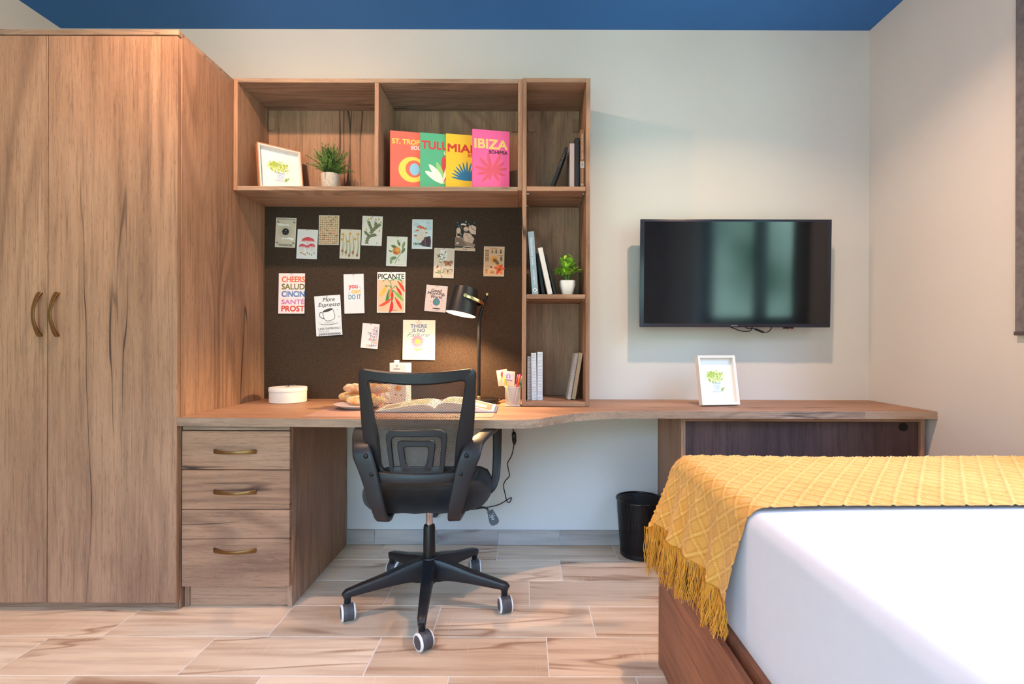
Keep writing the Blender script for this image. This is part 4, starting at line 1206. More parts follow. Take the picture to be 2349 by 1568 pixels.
for s_ in range(20):
    az = 2 * PI * s_ / 10 + rnd.uniform(-.2, .2); lean = rnd.uniform(.15, 1.0) if s_ > 1 else 0.05; Ls = rnd.uniform(.055, .078) + (0.03 if lean < .3 else 0)
    p = [Vector((0.008 * math.cos(az), 0.008 * math.sin(az), H0 - .01))]
    for k in range(1, 5): p.append(p[0] + Vector((math.cos(az) * math.sin(lean * k / 4), math.sin(az) * math.sin(lean * k / 4), math.cos(lean * k / 4))) * Ls * k / 4 + Vector((0, 0, .008)))
    tube(p, 0.0012, 5, stems)
    for k in range(7):
        q_ = p[2] + (p[4] - p[2]) * (k / 6) if k < 6 else p[4]
        o = bpy.data.objects.new('leaf', LM); C.objects.link(o); o.parent = pl
        o.location = q_; o.rotation_euler = (R(rnd.uniform(5, 55)) if k < 6 else R(60), R(rnd.uniform(-25, 25)), k * 2.4 + az + rnd.uniform(-.4, .4))
        sc = rnd.uniform(.75, 1.1); o.scale = (sc, sc, sc)
obj('stem', stems, flat((96, 130, 54), 0.6), pl)

sp = thing('potted_shrub', 'dark green rosemary-like shrub in a grey concrete pot on the wall shelf', 'plant', (-0.937, 2.47, SZ1))
def concrete():
    m, nt, b = new_mat('concrete'); q = NB(nt); tc = q.n('ShaderNodeTexCoord')
    vo = q.n('ShaderNodeTexVoronoi'); vo.inputs['Scale'].default_value = 55; vo.feature = 'DISTANCE_TO_EDGE'; q.l(tc.outputs['Object'], vo.inputs['Vector'])
    q.l(q.mix(q.mr(vo.outputs['Distance'], 0, .08), lin((210, 200, 190)), lin((190, 178, 168))), b.inputs['Base Color']); b.inputs['Roughness'].default_value = .8
    q.l(q.bump(q.noise(tc.outputs['Object'], 200, 3), .3), b.inputs['Normal']); return m
obj('pot', lathe([(0, 0), (0.036, 0), (0.038, 0.003), (0.0435, 0.086), (0.0435, 0.088), (0.038, 0.088), (0.037, 0.078), (0, 0.078)], 40, cap=False), concrete(), sp, smooth=True, auto=40)
rnd = random.Random(8); vs, fs = [], []; st = bmesh.new()
for s_ in range(115):
    az = rnd.uniform(0, 2 * PI); lean = rnd.uniform(0, 1.15) ** 1.1; Ls = rnd.uniform(.115, .168) * (1 - .20 * lean)
    p0 = Vector((rnd.uniform(-.022, .022), rnd.uniform(-.022, .022), .078)); pts = []
    for k in range(7):
        f_ = k / 6; a_ = lean * (0.55 + .45 * f_); pts.append(p0 + Vector((math.cos(az) * math.sin(a_), math.sin(az) * math.sin(a_), math.cos(a_))) * Ls * f_)
    tube(pts[::2], .0009, 4, st)
    for k in range(34):
        f_ = .25 + .75 * k / 33; i0 = min(int(f_ * 6), 5); q_ = pts[i0].lerp(pts[i0 + 1], f_ * 6 - i0); T = (pts[i0 + 1] - pts[i0]).normalized()
        o1 = T.orthogonal().normalized(); o2 = T.cross(o1); an = k * 2.4; dr = (o1 * math.cos(an) + o2 * math.sin(an)) * .8 + T * .75; dr.normalize()
        L_ = rnd.uniform(.009, .015) * (1.15 - .5 * f_ ** 4); sd = dr.cross(T).normalized() * .00140; b_ = len(vs)
        vs += [q_ - sd * .6, q_ + dr * L_ * .5 - sd, q_ + dr * L_, q_ + dr * L_ * .5 + sd, q_ + sd * .6]; fs.append((b_, b_ + 1, b_ + 2, b_ + 3, b_ + 4))
def needle_mat():
    m, nt, b = new_mat('needles'); q = NB(nt); tc = q.n('ShaderNodeTexCoord'); sp_ = q.n('ShaderNodeSeparateXYZ'); q.l(tc.outputs['Object'], sp_.inputs[0])
    n = q.noise(tc.outputs['Object'], 60, 2)
    q.l(q.mix(q.mr(n, .35, .65), lin((52, 98, 44)), lin((140, 184, 92))), b.inputs['Base Color']); b.inputs['Roughness'].default_value = .5
    return m
fo = obj('foliage', (vs, fs), needle_mat(), sp); fo['kind'] = 'stuff'
so = obj('stem', st, flat((70, 84, 44), 0.7), sp)
#PART3
# ------------------------------------------------------------------ television
tv = thing('television', 'flat black television on the wall above the long desk', 'television', (1.036, 2.535, 1.386), (R(1.3), 0, 0))
TW2, TH2 = 0.471, 0.2655
bm = bmesh.new(); bx(bm, -TW2, TW2, 0, 0.012, -TH2, TH2, 0.003, 2)
obj('bezel', bm, flat((22, 30, 46), 0.28, spec=0.5, name='tv_bezel'), tv, smooth=True, auto=40)
bm = bmesh.new(); bx(bm, -TW2 + 0.006, TW2 - 0.006, 0.012, 0.032, -TH2 + 0.006, TH2 - 0.006, 0.006); bx(bm, -0.26, 0.26, 0.03, 0.058, -0.20, 0.12, 0.008)
obj('rear_housing', bm, black_plastic, tv)
scr = flat((4, 9, 17), 0.10, spec=0.62, name='tv_screen')
obj('screen', box(-TW2 + 0.0195, TW2 - 0.0195, -0.0006, 0.0004, -TH2 + 0.018, TH2 - 0.0125, 0), scr, tv)
a = Art(40, 6, 0.001); a.text('SAMSUNG', 4, 1.2, 32, 4, (190, 196, 204), 0.02); a.make('logo', tv, loc=(-0.004, -0.0002, -TH2 + 0.0085))
obj('sensor', box(0.245, 0.292, 0.002, 0.02, -TH2 - 0.007, -TH2, 0.002), black_gloss, tv)
obj('standby_light', lathe([(0, 0), (0.0015, 0), (0.0015, .001), (0, .001)], 10, cap=False, M=Matrix.Translation((0.272, 0.001, -TH2 - 0.0035)) @ Matrix.Rotation(R(90), 4, 'X')), emit('red_led', (1, .05, .03), 3.0), tv)
wm = bmesh.new(); bx(wm, -0.05, 0.05, 0.056, 0.118, -0.10, 0.06, 0.003); bx(wm, -0.13, 0.13, 0.052, 0.060, -0.02, 0.10, .002)
obj('wall_bracket', wm, black_metal, tv)
def T3(px, py, y=0.02): p_ = P(px, py, 2.55); return (p_.x - 1.036, y, p_.z - 1.386)
obj('cable', tube(catmull([T3(1672, 744, .04), T3(1685, 750), T3(1702, 756), T3(1722, 756), T3(1733, 746, .04)], 5), 0.0026, 6), black_metal, tv, smooth=True)
cb = tube(catmull([T3(1708, 742, .04), T3(1716, 750), T3(1726, 750), T3(1735, 752), T3(1756, 759), T3(1768, 755), T3(1778, 744, .04)], 5), 0.0024, 6)
tube([T3(1734, 751.5), T3(1754, 759)], 0.0052, 8, cb)
obj('cable', cb, black_metal, tv, smooth=True)

# ------------------------------------------------------------------ desk lamp
LX, LY = -0.221, 2.462
lamp = thing('desk_lamp', 'black desk lamp with brass joints, lit, standing behind the chair', 'lamp', (LX, LY, 0.7519))
obj('base', lathe([(0, 0), (0.093, 0), (0.095, 0.002), (0.095, 0.019), (0.0925, 0.0215), (0, 0.0225)], 56, cap=False), black_metal, lamp, smooth=True, auto=35)
obj('collar', lathe([(0, .022), (0.012, .022), (0.012, .033), (0.0105, .035), (0, .035)], 24, cap=False), brass, lamp, smooth=True, auto=35)
ps = catmull([(0, 0, 0.03), (0, 0, 0.2), (0.0, 0, 0.375), (0.006, 0, 0.425), (0.020, 0, 0.47), (0.036, 0, 0.517)], 8)
obj('pole', tube(ps, 0.0075, 14), black_metal, lamp, smooth=True)
obj('pole_cap', tube([(0.0355, 0, 0.515), (0.0385, 0, 0.5275)], 0.0088, 14), brass, lamp, smooth=True, auto=40)
# shade
sc = Vector((-0.0705, -0.035, 0.487))
SM = Matrix.Translation(sc) @ Matrix.Rotation(R(11), 4, 'Y') @ Matrix.Rotation(R(-7), 4, 'X')
prof = [(0.0, 0.0655), (0.048, 0.0655), (0.056, 0.061), (0.0585, 0.052), (0.0715, -0.066), (0.0702, -0.066), (0.057, 0.051), (0.0545, 0.058), (0.0, 0.0632)]
m, nt, b = new_mat('lamp_shade_paint'); q = NB(nt)
g = q.n('ShaderNodeNewGeometry'); b.inputs['Roughness'].default_value = 0.42; b.inputs['Base Color'].default_value = lin((26, 26, 30))
shade = obj('shade', lathe(prof[:5], 48, cap=False, M=SM), m, lamp, smooth=True, auto=35)
obj('shade_lining', lathe(prof[4:], 48, cap=False, M=SM), flat((245, 240, 230), 0.5), shade, smooth=True, auto=40)
obj('top_knob', lathe([(0, 0.063), (0.007, 0.063), (0.007, 0.074), (0.004, 0.078), (0, 0.078)], 16, cap=False, M=SM), brass, shade, smooth=True, auto=40)
bulb_e = emit('bulb_glass', (1.0, 0.74, 0.42), 16.0)
obj('bulb', lathe([(0, 0.036), (0.012, 0.034), (0.016, 0.02), (0.028, -0.002), (0.034, -0.022), (0.028, -0.042), (0.014, -0.053), (0, -0.055)], 24, cap=False, M=SM), bulb_e, lamp, smooth=True)
obj('bulb_socket', lathe([(0, 0.062), (0.018, 0.062), (0.018, 0.032), (0, 0.032)], 20, cap=False, M=SM), white_plastic, lamp, smooth=True, auto=40)
# brass yoke from the shade side to the pole
hoop = [SM @ Vector((x, y, .016 - .16 * x)) for x, y in ((.014, -.0665), (.045, -.064), (.078, -.046), (.096, -.016), (.097, .012), (.080, .044), (.045, .064), (.014, .0665))]
obj('yoke', band(catmull(hoop, 6), 0.015, 0.0026, (0.1, 0, 1)), brass, lamp, smooth=True, auto=50)
for sg_ in (-1, 1):
    obj('yoke_screw', lathe([(0, -.006), (0.0085, -.006), (0.0085, .004), (0, .004)], 20, cap=False, M=SM @ Matrix.Translation((.012, sg_ * .068, .014)) @ Matrix.Rotation(R(90), 4, 'X')), brass, lamp, smooth=True, auto=40)
tk = SM @ Vector((0, 0, 0.078))
obj('lamp_cord', tube(catmull([tk, tk + Vector((0.004, 0, 0.012)), tk + Vector((0.022, 0, 0.024)), tk + Vector((0.05, 0, 0.016)), tk + Vector((0.075, 0, -0.012)), tk + Vector((0.092, 0.004, -0.035)), Vector((0.0385, 0, 0.527))], 6), 0.0021, 7), flat((40, 38, 36), 0.6), lamp, smooth=True)
# mains cable with inline switch: along the desk, down behind it, looping to the wall
def LW(p_): return Vector(p_) - Vector((LX, LY, 0.7505))
cp = [LW((LX + 0.09, LY + 0.02, 0.757)), LW((LX + 0.115, 2.53, 0.765)), LW((LX + .14, 2.56, 0.755)), LW((-0.05, 2.60, 0.756)), LW((-0.052, 2.648, 0.758)), LW((-0.054, 2.654, 0.70))]
obj('cable', tube(catmull(cp, 6), 0.0026, 6), black_metal, lamp, smooth=True)
def LP(px, py, Y=2.60): p_ = P(px, py, Y); return LW(p_)
cp = [LW((-0.054, 2.645, 0.715)), LP(1178, 983), LP(1180, 1005), LP(1180, 1022), LP(1175, 1045), LP(1166, 1062), LP(1168, 1078), LP(1170, 1092), LP(1160, 1104), LP(1157, 1116), LP(1161, 1135), LP(1165, 1150), LP(1171, 1152), LP(1175, 1142), LP(1166, 1146), LP(1145, 1158), LP(1108, 1166), LP(1060, 1172), LP(1000, 1180, 2.63)]
cbl = obj('cable', tube(catmull(cp, 6), 0.0026, 6), black_metal, lamp, smooth=True)
obj('inline_switch', tube([LP(1180, 990), LP(1180, 995), LP(1181, 1012), LP(1181, 1020)], [0.006, 0.0115, 0.0115, 0.006], 10), black_gloss, cbl, smooth=True)
obj('plug', tube([LP(1000, 1180, 2.625), LP(996, 1180, 2.655)], 0.018, 14), black_plastic, cbl, smooth=True, auto=40)
ll = bpy.data.lights.new('desk_lamp_light', 'SPOT'); ll.energy = 52; ll.color = (1.0, 0.62, 0.30); ll.shadow_soft_size = 0.02; ll.spot_size = R(150); ll.spot_blend = 0.5
lo = bpy.data.objects.new('desk_lamp_light', ll); C.objects.link(lo); lo.parent = lamp
lo.matrix_local = SM @ Matrix.Translation((0, 0, -0.060))

# ------------------------------------------------------------------ office chair
ch = thing('office_chair', 'black mesh-back swivel office chair on five castors in front of the desk', 'chair', (-0.384, 2.07, 0), (0, 0, R(2.0)))
cr = Matrix.Rotation(R(-3.0), 4, 'Z')
caster_rng = [(-84, 40), (-12, 15), (60, 10), (132, 160), (204, 25)]
wheel_grey = flat((74, 72, 74), 0.45, name='castor_plastic'); ring_w = flat((226, 218, 212), 0.5, name='castor_ring')
obj('hub', lathe([(0, .075), (0.022, .075), (0.036, .088), (0.040, .12), (0.038, .165), (0.030, .182), (0, .184)], 32, cap=False), black_plastic, ch, smooth=True, auto=50)
for ang, cw in caster_rng:
    A = R(ang) - R(2.0); d = Vector((math.cos(A), math.sin(A), 0)); r_ = 0.318
    pts = [d * .02 + Vector((0, 0, .134)), d * .05 + Vector((0, 0, .134)), d * .09 + Vector((0, 0, .132)), d * .18 + Vector((0, 0, .117)), d * (r_ - .02) + Vector((0, 0, .0975)), d * (r_ - .004) + Vector((0, 0, .0915)), d * (r_ + .008) + Vector((0, 0, .084))]
    side = Vector((-d.y, d.x, 0))
    lg = obj('leg', band(catmull(pts, 3), lerp_list([.054, .050, .046, .040, .032, .030, .022], 19), lerp_list([.090, .084, .066, .044, .027, .028, .022], 19), side, rnd=.3), black_plastic, ch, smooth=True, auto=50)
    bm = lathe([(0, .054), (0.0115, .054), (0.0125, .060), (0.0125, .076), (0.015, .079), (0.015, .088), (0, .09)], 18, cap=False, M=Matrix.Translation(d * (r_ - .006)))
    obj('caster_stem', bm, black_plastic, lg, smooth=True, auto=40)
    # twin wheels and hood
    cA = R(cw) ; off = Vector((math.cos(cA - PI / 2), math.sin(cA - PI / 2), 0)) * 0.014
    M = Matrix.Translation(d * (r_ - .006) + off + Vector((0, 0, .0300))) @ Matrix.Rotation(cA, 4, 'Z') @ Matrix.Rotation(R(90), 4, 'Y')
    bm = lathe([(0, -.0262), (0.0215, -.0262), (0.023, -.0245), (0.023, .0245), (0.0215, .0262), (0, .0262)], 32, cap=False, M=M)
    bm2 = lathe([(0.0, -.0215), (0.0285, -.0215), (0.0300, -.019), (0.0300, -.0035), (0.0285, -.003), (0.0285, .003), (0.0300, .0035), (0.0300, .019), (0.0285, .0215), (0, .0215)], 32, bm=bm, cap=False, M=M)
    obj('caster_wheel', bm, wheel_grey, lg, smooth=True, auto=40)
    bm = bmesh.new()
    for z0, z1 in ((-.0265, -.0195), (.0195, .0265)):
        s_ = 1 if z0 > 0 else -1
        lathe([(0.0305, s_ * .0190), (0.0305, s_ * .0215), (0.029, s_ * .0248), (0.0255, s_ * .0258), (0.0235, s_ * .0262), (0.0235, s_ * .0240)], 32, bm=bm, cap=False, M=M)
    obj('caster_ring', bm, ring_w, lg, smooth=True)
obj('column_sleeve', lathe([(0, .17), (0.0235, .17), (0.0245, .185), (0.0235, .300), (0.0215, .305), (0.0215, .309), (0.016, .310), (0, .310)], 32, cap=False), flat((22, 20, 20), .35), ch, smooth=True, auto=40)
obj('gas_lift', lathe([(0, .30), (0.0135, .30), (0.0135, .345), (0.0142, .346), (0.0142, .40), (0, .40)], 28, cap=False), chrome, ch, smooth=True, auto=40)
bm = bmesh.new(); bx(bm, -.10, .10, -.11, .11, .392, .425, .008, 2); obj('tilt_mechanism', bm, black_metal, ch)
# seat cushion
def superel(a, b, n_, k=64):
    out = []
    for i in range(k):
        t = 2 * PI * i / k; c, s_ = math.cos(t), math.sin(t)
        p_ = (abs(c) ** n_ + abs(s_) ** n_) ** (-1 / n_); out.append((a * c * p_, b * s_ * p_))
    return out
bm = bmesh.new(); rings = []
for sc_, z in ((0.02, .416), (.80, .414), (.93, .420), (.985, .436), (1.0, .456), (.992, .476), (.95, .497), (.86, .510), (.6, .514), (.3, .511), (.02, .510)):
    rg = []
    for i, (x, y) in enumerate(superel(.250, .235, 3.2)):
        wv = 0.0022 * math.sin(i * 1.7) * (1 if .9 < sc_ else 0)
        rg.append(bm.verts.new((x * sc_, y * sc_ + 0.02, z + wv - (0.018 * max(0, (y - .1) / .13) ** 2 if z > .45 else 0))))
    rings.append(rg)
for a, b in zip(rings, rings[1:]):
    for i in range(64): bm.faces.new((a[i], a[(i + 1) % 64], b[(i + 1) % 64], b[i]))
bm.faces.new(list(reversed(rings[0]))); bm.faces.new(rings[-1])
obj('seat', bm, seat_fabric, ch, smooth=True)
# back: lean and curve as functions
def by(x, z): return -0.292 - (z - .57) * .10 + .85 * x * x
def yplate(outer, inner, thick, yf=by, k=4, off=0.0):
    """flat ring plate between two closed loops with equal counts, in (x,z)"""
    bm = bmesh.new(); n = len(outer); L = []
    for (dy, ins) in ((0, .12), (-.0, 0), (thick, 0), (thick, .12)):
        pass
    prof = [(0.0, 0.25 * thick), (0.12, 0.0), (0.88, 0.0), (1.0, 0.25 * thick), (1.0, thick), (0.0, thick)]
    rings = []
    for f_, dy in prof:
        rings.append([bm.verts.new((ox + (ix - ox) * f_, yf(ox + (ix - ox) * f_, oz + (iz - oz) * f_) + dy + off, oz + (iz - oz) * f_)) for (ox, oz), (ix, iz) in zip(outer, inner)])
    m_ = len(rings)
    for j in range(m_):
        a, b = rings[j], rings[(j + 1) % m_]
        for i in range(n): bm.faces.new((a[i], a[(i + 1) % n], b[(i + 1) % n], b[i]))
    return bm
def trap(hw_t, hw_b, zt, zb, r_, n_=10, sag=0.0, k=8):
    """rounded trapezoid loop, counter-clockwise from top right"""
    cor = [(hw_t, zt), (-hw_t, zt), (-hw_b, zb), (hw_b, zb)]; out = []
    for i in range(4):
        p_ = Vector(cor[i]); a = Vector(cor[i - 1]); b = Vector(cor[(i + 1) % 4])
        da, db = (a - p_).normalized(), (b - p_).normalized()
        rr = r_[i] if isinstance(r_, (list, tuple)) else r_
        s0, s1 = p_ + da * rr, p_ + db * rr
        for j in range(n_ + 1):
            t = j / n_; q_ = s0 * (1 - t) ** 2 + p_ * 2 * t * (1 - t) + s1 * t * t; out.append(q_)
        nb_ = cor[(i + 1) % 4]; e1 = Vector(nb_) - db * (r_[(i + 1) % 4] if isinstance(r_, (list, tuple)) else r_)
        for j in range(1, k): out.append(s1.lerp(e1, j / k))
    return [(v.x, v.y - sag * (1 - (v.x / hw_t) ** 2) if v.y > (zt + zb) / 2 else v.y) for v in out]
ZT = 0.955
of = trap(.197, .150, ZT, .560, [.030, .030, .02, .02], sag=.016)
# narrow waist: sides run nearly straight to z .70 then in
def shape_side(l, hw_t, hw_m, zm):
    out = []
    for x, z in l:
        hw = np.interp(z, [.56, zm, ZT], [.152, hw_m, hw_t]); lin_ = np.interp(z, [.56, ZT], [.150, .197])
        out.append((x * hw / lin_, z))
    return out
of = shape_side(of, .205, .194, .72)
inf = trap(.168, .112, ZT - .043, .592, [.020, .020, .03, .03], sag=.016)
inf = [(x * np.interp(z, [.59, .70, .90], [1.12, 1.02, 1.0]), z) for x, z in inf]
obj('back_frame', yplate(of, inf, .022), black_plastic, ch, smooth=True, auto=40)
bm = bmesh.new(); ctr = (0, .76); rings = []
for f_ in np.linspace(1.06, 0.05, 12): rings.append([bm.verts.new((x * f_, by(x * f_, ctr[1] + (z - ctr[1]) * f_) + .020, ctr[1] + (z - ctr[1]) * f_)) for x, z in inf])
nn = len(inf)
for a, b in zip(rings, rings[1:]):
    for i in range(nn): bm.faces.new((a[i], a[(i + 1) % nn], b[(i + 1) % nn], b[i]))
bm.faces.new(rings[-1])
obj('back_mesh', bm, back_net, ch, smooth=True)
# lumbar plate: two nested arches and a bottom bar
lum = obj('lumbar_support', yplate(trap(.108, .092, .742, .585, [.035, .035, .012, .012], 6), trap(.087, .078, .718, .600, [.022, .022, .010, .010], 6), .012, off=-.006), black_plastic, ch, smooth=True, auto=40)
bm = yplate(trap(.068, .052, .706, .588, [.022, .022, .02, .02], 6), trap(.043, .034, .684, .612, [.012, .012, .02, .02], 6), .012, off=-.006)
obj('inner_arch', bm, black_plastic, lum, smooth=True, auto=40)
bm = bmesh.new()
bmp = band([(x, by(x, .572) - .004, .572 + .2 * x * x) for x in np.linspace(-.150, .150, 13)], .036, .020, (0, 0, 1))
obj('cross_bar', bmp, black_plastic, ch, smooth=True, auto=50)
bmp = band([(x, by(x, .598) - .001, .600) for x in np.linspace(-.078, .078, 9)], .030, .010, (0, 0, 1))
obj('lower_plate', bmp, black_plastic, lum, smooth=True, auto=50)
for sg in (-1, 1):
    pth = [(.135, -.10, .405), (.126, -.20, .408), (.126, -.262, .425), (.134, -.286, .47), (.148, -.294, .53), (.166, -.297, .60), (.186, -.292, .655), (.200, -.262, .687), (.226, -.19, .702), (.250, -.09, .706), (.262, .01, .706), (.268, .060, .698), (.270, .080, .672), (.270, .080, .60), (.268, .066, .53), (.262, .048, .478), (.235, .030, .438), (.15, .02, .415)]
    pth = [(sg * x, y, z) for x, y, z in pth]
    N_ = 17 * 4 + 1
    ws = lerp_list([.045, .045, .046, .050, .056, .064, .068, .058, .048, .046, .046, .044, .040, .036, .034, .034, .038, .045], N_)
    th = lerp_list([.022, .020, .018, .015, .013, .012, .013, .016, .018, .018, .018, .018, .017, .016, .016, .016, .018, .020], N_)
    ar = obj('armrest', band(catmull(pth, 4), ws, th, (1, 0.12 * sg, 0)), black_plastic, ch, smooth=True, auto=55)
    for (bx_, bz) in ((.172, .652), (.152, .590)):
        M = Matrix.Translation((sg * bx_, -.303, bz)) @ Matrix.Rotation(R(90), 4, 'X')
        obj('bolt', lathe([(0, 0.004), (0.006, .0035), (0.0085, .001), (0.0085, -.006), (0, -.006)], 20, cap=False, M=M), black_metal, ar, smooth=True)
lv = obj('height_lever', tube(catmull([(.08, .0, .40), (.12, -.01, .384), (.20, -.02, .383), (.226, -.022, .382), (.238, -.024, .372)], 5), .0042, 8), black_metal, ch, smooth=True)
bm = prism([(-.011, .030), (.011, .030), (.019, -.012), (.017, -.024), (.008, -.030), (-.008, -.030), (-.017, -.024), (-.019, -.012)], -.005, .005)
bmesh.ops.transform(bm, matrix=Matrix.Translation((.255, -.028, .345)) @ Matrix.Rotation(R(-24), 4, 'Y') @ Matrix.Rotation(R(90 - 18), 4, 'X'), verts=bm.verts)
obj('lever_paddle', bm, flat((58, 56, 58), .5), lv)
a = Art(30, 40, .0009); W_ = (205, 205, 205)
a.line([(15, 8), (15, 30)], 1.6, W_)
for yy in (10, 18, 26): a.line([(8, yy), (15, yy + 4), (22, yy)], 1.4, W_)
a.rect(4, 4, 10, 6, W_); a.rect(20, 4, 27, 6, W_); a.rect(22, 14, 28, 15.6, W_); a.rect(2, 14, 7, 15.6, W_)
pr = a.make('lever_print', lv); pr.matrix_local = Matrix.Translation((.255, -.028, .345)) @ Matrix.Rotation(R(-24), 4, 'Y') @ Matrix.Rotation(R(-18), 4, 'X') @ Matrix.Translation((0, -.0052, 0))

# ------------------------------------------------------------------ things on the desk
DZ = 0.7505
mat_ = tag(obj('desk_mat', box(-0.87, -0.125, 2.004, 2.415, DZ, DZ + 0.0012, 0.0004), flat((166, 132, 120), 0.62, name='mat_leather')), 'thin mauve-brown desk mat lying on the desk in front of the chair', 'desk mat')
MZ = DZ + 0.0014
# round box
tb = thing('storage_box', 'round off-white lidded box with a small dark tab on the desk', 'box', (-1.155, 2.507, DZ))
boxm = fabric('off_white_canvas', (232, 228, 228), 2500, .05, c2=(226, 221, 220))
obj('body', lathe([(0, 0), (0.082, 0), (0.0845, .002), (0.0845, .060), (0, .060)], 56, cap=False), boxm, tb, smooth=True, auto=40)
obj('lid', lathe([(0.0855, .054), (0.0865, .0545), (0.0865, .070), (0.085, .0725), (0, .073)], 56, cap=False), boxm, tb, smooth=True, auto=40)
tab = obj('lid_tab', band(catmull([(-.006, -.01, .0735), (0.0, 0, .0745), (.006, .006, .082), (.018, .008, .0845), (.032, .01, .083)], 4), .010, .0016, (0, 1, 0)), flat((48, 44, 52), .5), tb, smooth=True)
# plate with bread
pt = thing('plate', 'white plate holding bread rolls on the desk mat', 'plate', (-0.735, 2.272, MZ))
obj('dish', lathe([(0, .0), (0.06, 0), (0.066, .002), (0.100, .016), (0.1045, .0195), (0.105, .0205), (0.103, .0212), (0.098, .0185), (0.062, .006), (0, .005)], 56, cap=False), flat((236, 222, 218), .25), pt, smooth=True, auto=60)
def bread_mat(name, crust, flour):
    m, nt, b = new_mat(name); q = NB(nt); tc = q.n('ShaderNodeTexCoord')
    n = q.noise(tc.outputs['Object'], 28, 4, .6); n2 = q.noise(q.mapping(tc.outputs['Object'], (3, 1, 1)), 60, 3)
    g = q.n('ShaderNodeNewGeometry'); sz = q.n('ShaderNodeSeparateXYZ'); q.l(g.outputs['Normal'], sz.inputs[0])
    f_ = q.math('MULTIPLY', q.mr(n, .40, .62), 0.8)
    col = q.mix(f_, lin(crust), lin(flour)); col = q.mix(q.mr(n2, .55, .7, 0, .5), col, lin((178, 112, 58)))
    q.l(col, b.inputs['Base Color']); b.inputs['Roughness'].default_value = .8; q.l(q.bump(n2, .5, .002), b.inputs['Normal']); return m
br1 = bread_mat('bread_crust', (216, 152, 88), (240, 212, 170)); br2 = bread_mat('baguette_crust', (206, 136, 84), (238, 206, 182))
def loaf(label, loc, rz, L, r_, mt, scores=0):
    t = thing('bread_roll', label, 'bread', loc, (0, 0, rz), 'bread on the plate')
    rnd = random.Random(int(L * 1e4)); prof = []
    n = 22
    for i in range(n + 1):
        u = -1 + 2 * i / n; prof.append((r_ * max(0, 1 - abs(u) ** 3.2) ** .5 * (1 + .05 * math.sin(u * 7 + L * 90)), u * L / 2))
    bm = lathe(prof, 24, cap=False, sy=1.0)
    bmesh.ops.transform(bm, matrix=Matrix.Translation((0, 0, r_ * .92)) @ Matrix.Diagonal((1, 1.15, .92, 1)) @ Matrix.Rotation(R(90), 4, 'Y'), verts=bm.verts)
    for v in bm.verts:
        if scores and v.co.z > r_: v.co.z += .0022 * math.sin(v.co.x * 2 * PI / (L / scores) + v.co.y * 60)
    obj('crust', bm, mt, t, smooth=True)
    return t
loaf('floury bread roll lying at the back left of the plate', (-0.760, 2.330, MZ + .019), R(-10), .185, .026, br1)
loaf('golden bread roll at the front edge of the plate', (-0.695, 2.245, MZ + .016), R(-3), .175, .023, br1)
loaf('long scored baguette lying on top of the bread rolls', (-0.705, 2.290, MZ + .062), R(-7), .225, .025, br2, 7)
# crumpled pink and white paper packets behind the bread
def packet(label, loc, rot, s_, c, cat='packet', group='crumpled paper packets'):
    rnd = random.Random(int(s_[0] * 1e5)); bm = bmesh.new(); bx(bm, -s_[0] / 2, s_[0] / 2, -s_[1] / 2, s_[1] / 2, 0, s_[2], 0)
    bmesh.ops.subdivide_edges(bm, edges=bm.edges, cuts=4, use_grid_fill=True)
    for v in bm.verts:
        if v.co.z > .001: v.co += Vector([rnd.uniform(-.003, .003) for _ in range(3)])
    o = obj('paper_packet', bm, flat(c, .5), None, loc=loc, rot=rot); return tag(o, label, cat, group)
packet('crumpled white paper packet behind the baguette', (-0.672, 2.455, DZ + .002), (0, 0, R(12)), (.050, .04, .088), (236, 220, 222))
packet('crumpled pink paper packet next to the carton', (-0.685, 2.405, DZ + .002), (0, 0, R(-8)), (.036, .022, .092), (238, 190, 196))
# low picture carton and tall milk carton
lc = thing('carton', 'shorter white carton with food pictures beside the tall carton', 'carton', (-0.640, 2.545, DZ), (0, 0, R(2)))
obj('body', box(-.040, .040, -.022, .022, 0, .130, .0015), flat((226, 222, 214), .5), lc)
a = Art(80, 130, .001); a.ell(46, 24, 9, 8, (226, 176, 70)); a.ell(50, 60, 10, 8, (206, 116, 56)); a.ell(34, 98, 5, 3, (90, 72, 60)); a.ell(58, 104, 5, 3, (90, 72, 60)); a.leaf(20, 30, 18, 6, 330, (110, 150, 80))
a.make('carton_print', lc, loc=(0, -.0222, .065))
tc_ = thing('milk_carton', 'tall white drink carton with a screw cap on the desk', 'carton', (-0.600, 2.475, DZ), (0, 0, R(-9)))
obj('body', box(-.0425, .0425, -.031, .031, 0, .193, .002), flat((232, 230, 228), .45), tc_)
obj('screw_cap', lathe([(0, .192), (0.0125, .192), (0.0125, .2045), (0.0115, .206), (0, .206)], 24, cap=False, M=Matrix.Translation((-.020, 0, 0))), white_plastic, tc_, smooth=True, auto=40)
a = Art(85, 193, .001); c = (64, 62, 68)
a.line([(34, 0), (34, 193)], .5, (206, 202, 202)); a.line([(34, 20), (39, 15), (41, 11), (37, 12), (35, 16), (37, 19)], 1.5, c, 4); a.text('consum', 20, 26, 32, 5.4, c, .04)
a.ell(44, 120, 18, 13, (222, 170, 96)); a.ell(40, 118, 6, 5, (190, 118, 66)); a.rect(20, 64, 60, 66, (206, 202, 200)); a.rect(26, 72, 54, 73.5, (206, 202, 200)); a.ell(52, 88, 6, 4, (214, 128, 66)); a.ell(30, 150, 4, 2.6, (96, 78, 64)); a.ell(60, 152, 4, 2.6, (96, 78, 64))
a.make('carton_print', tc_, loc=(0, -.0312, .0965))
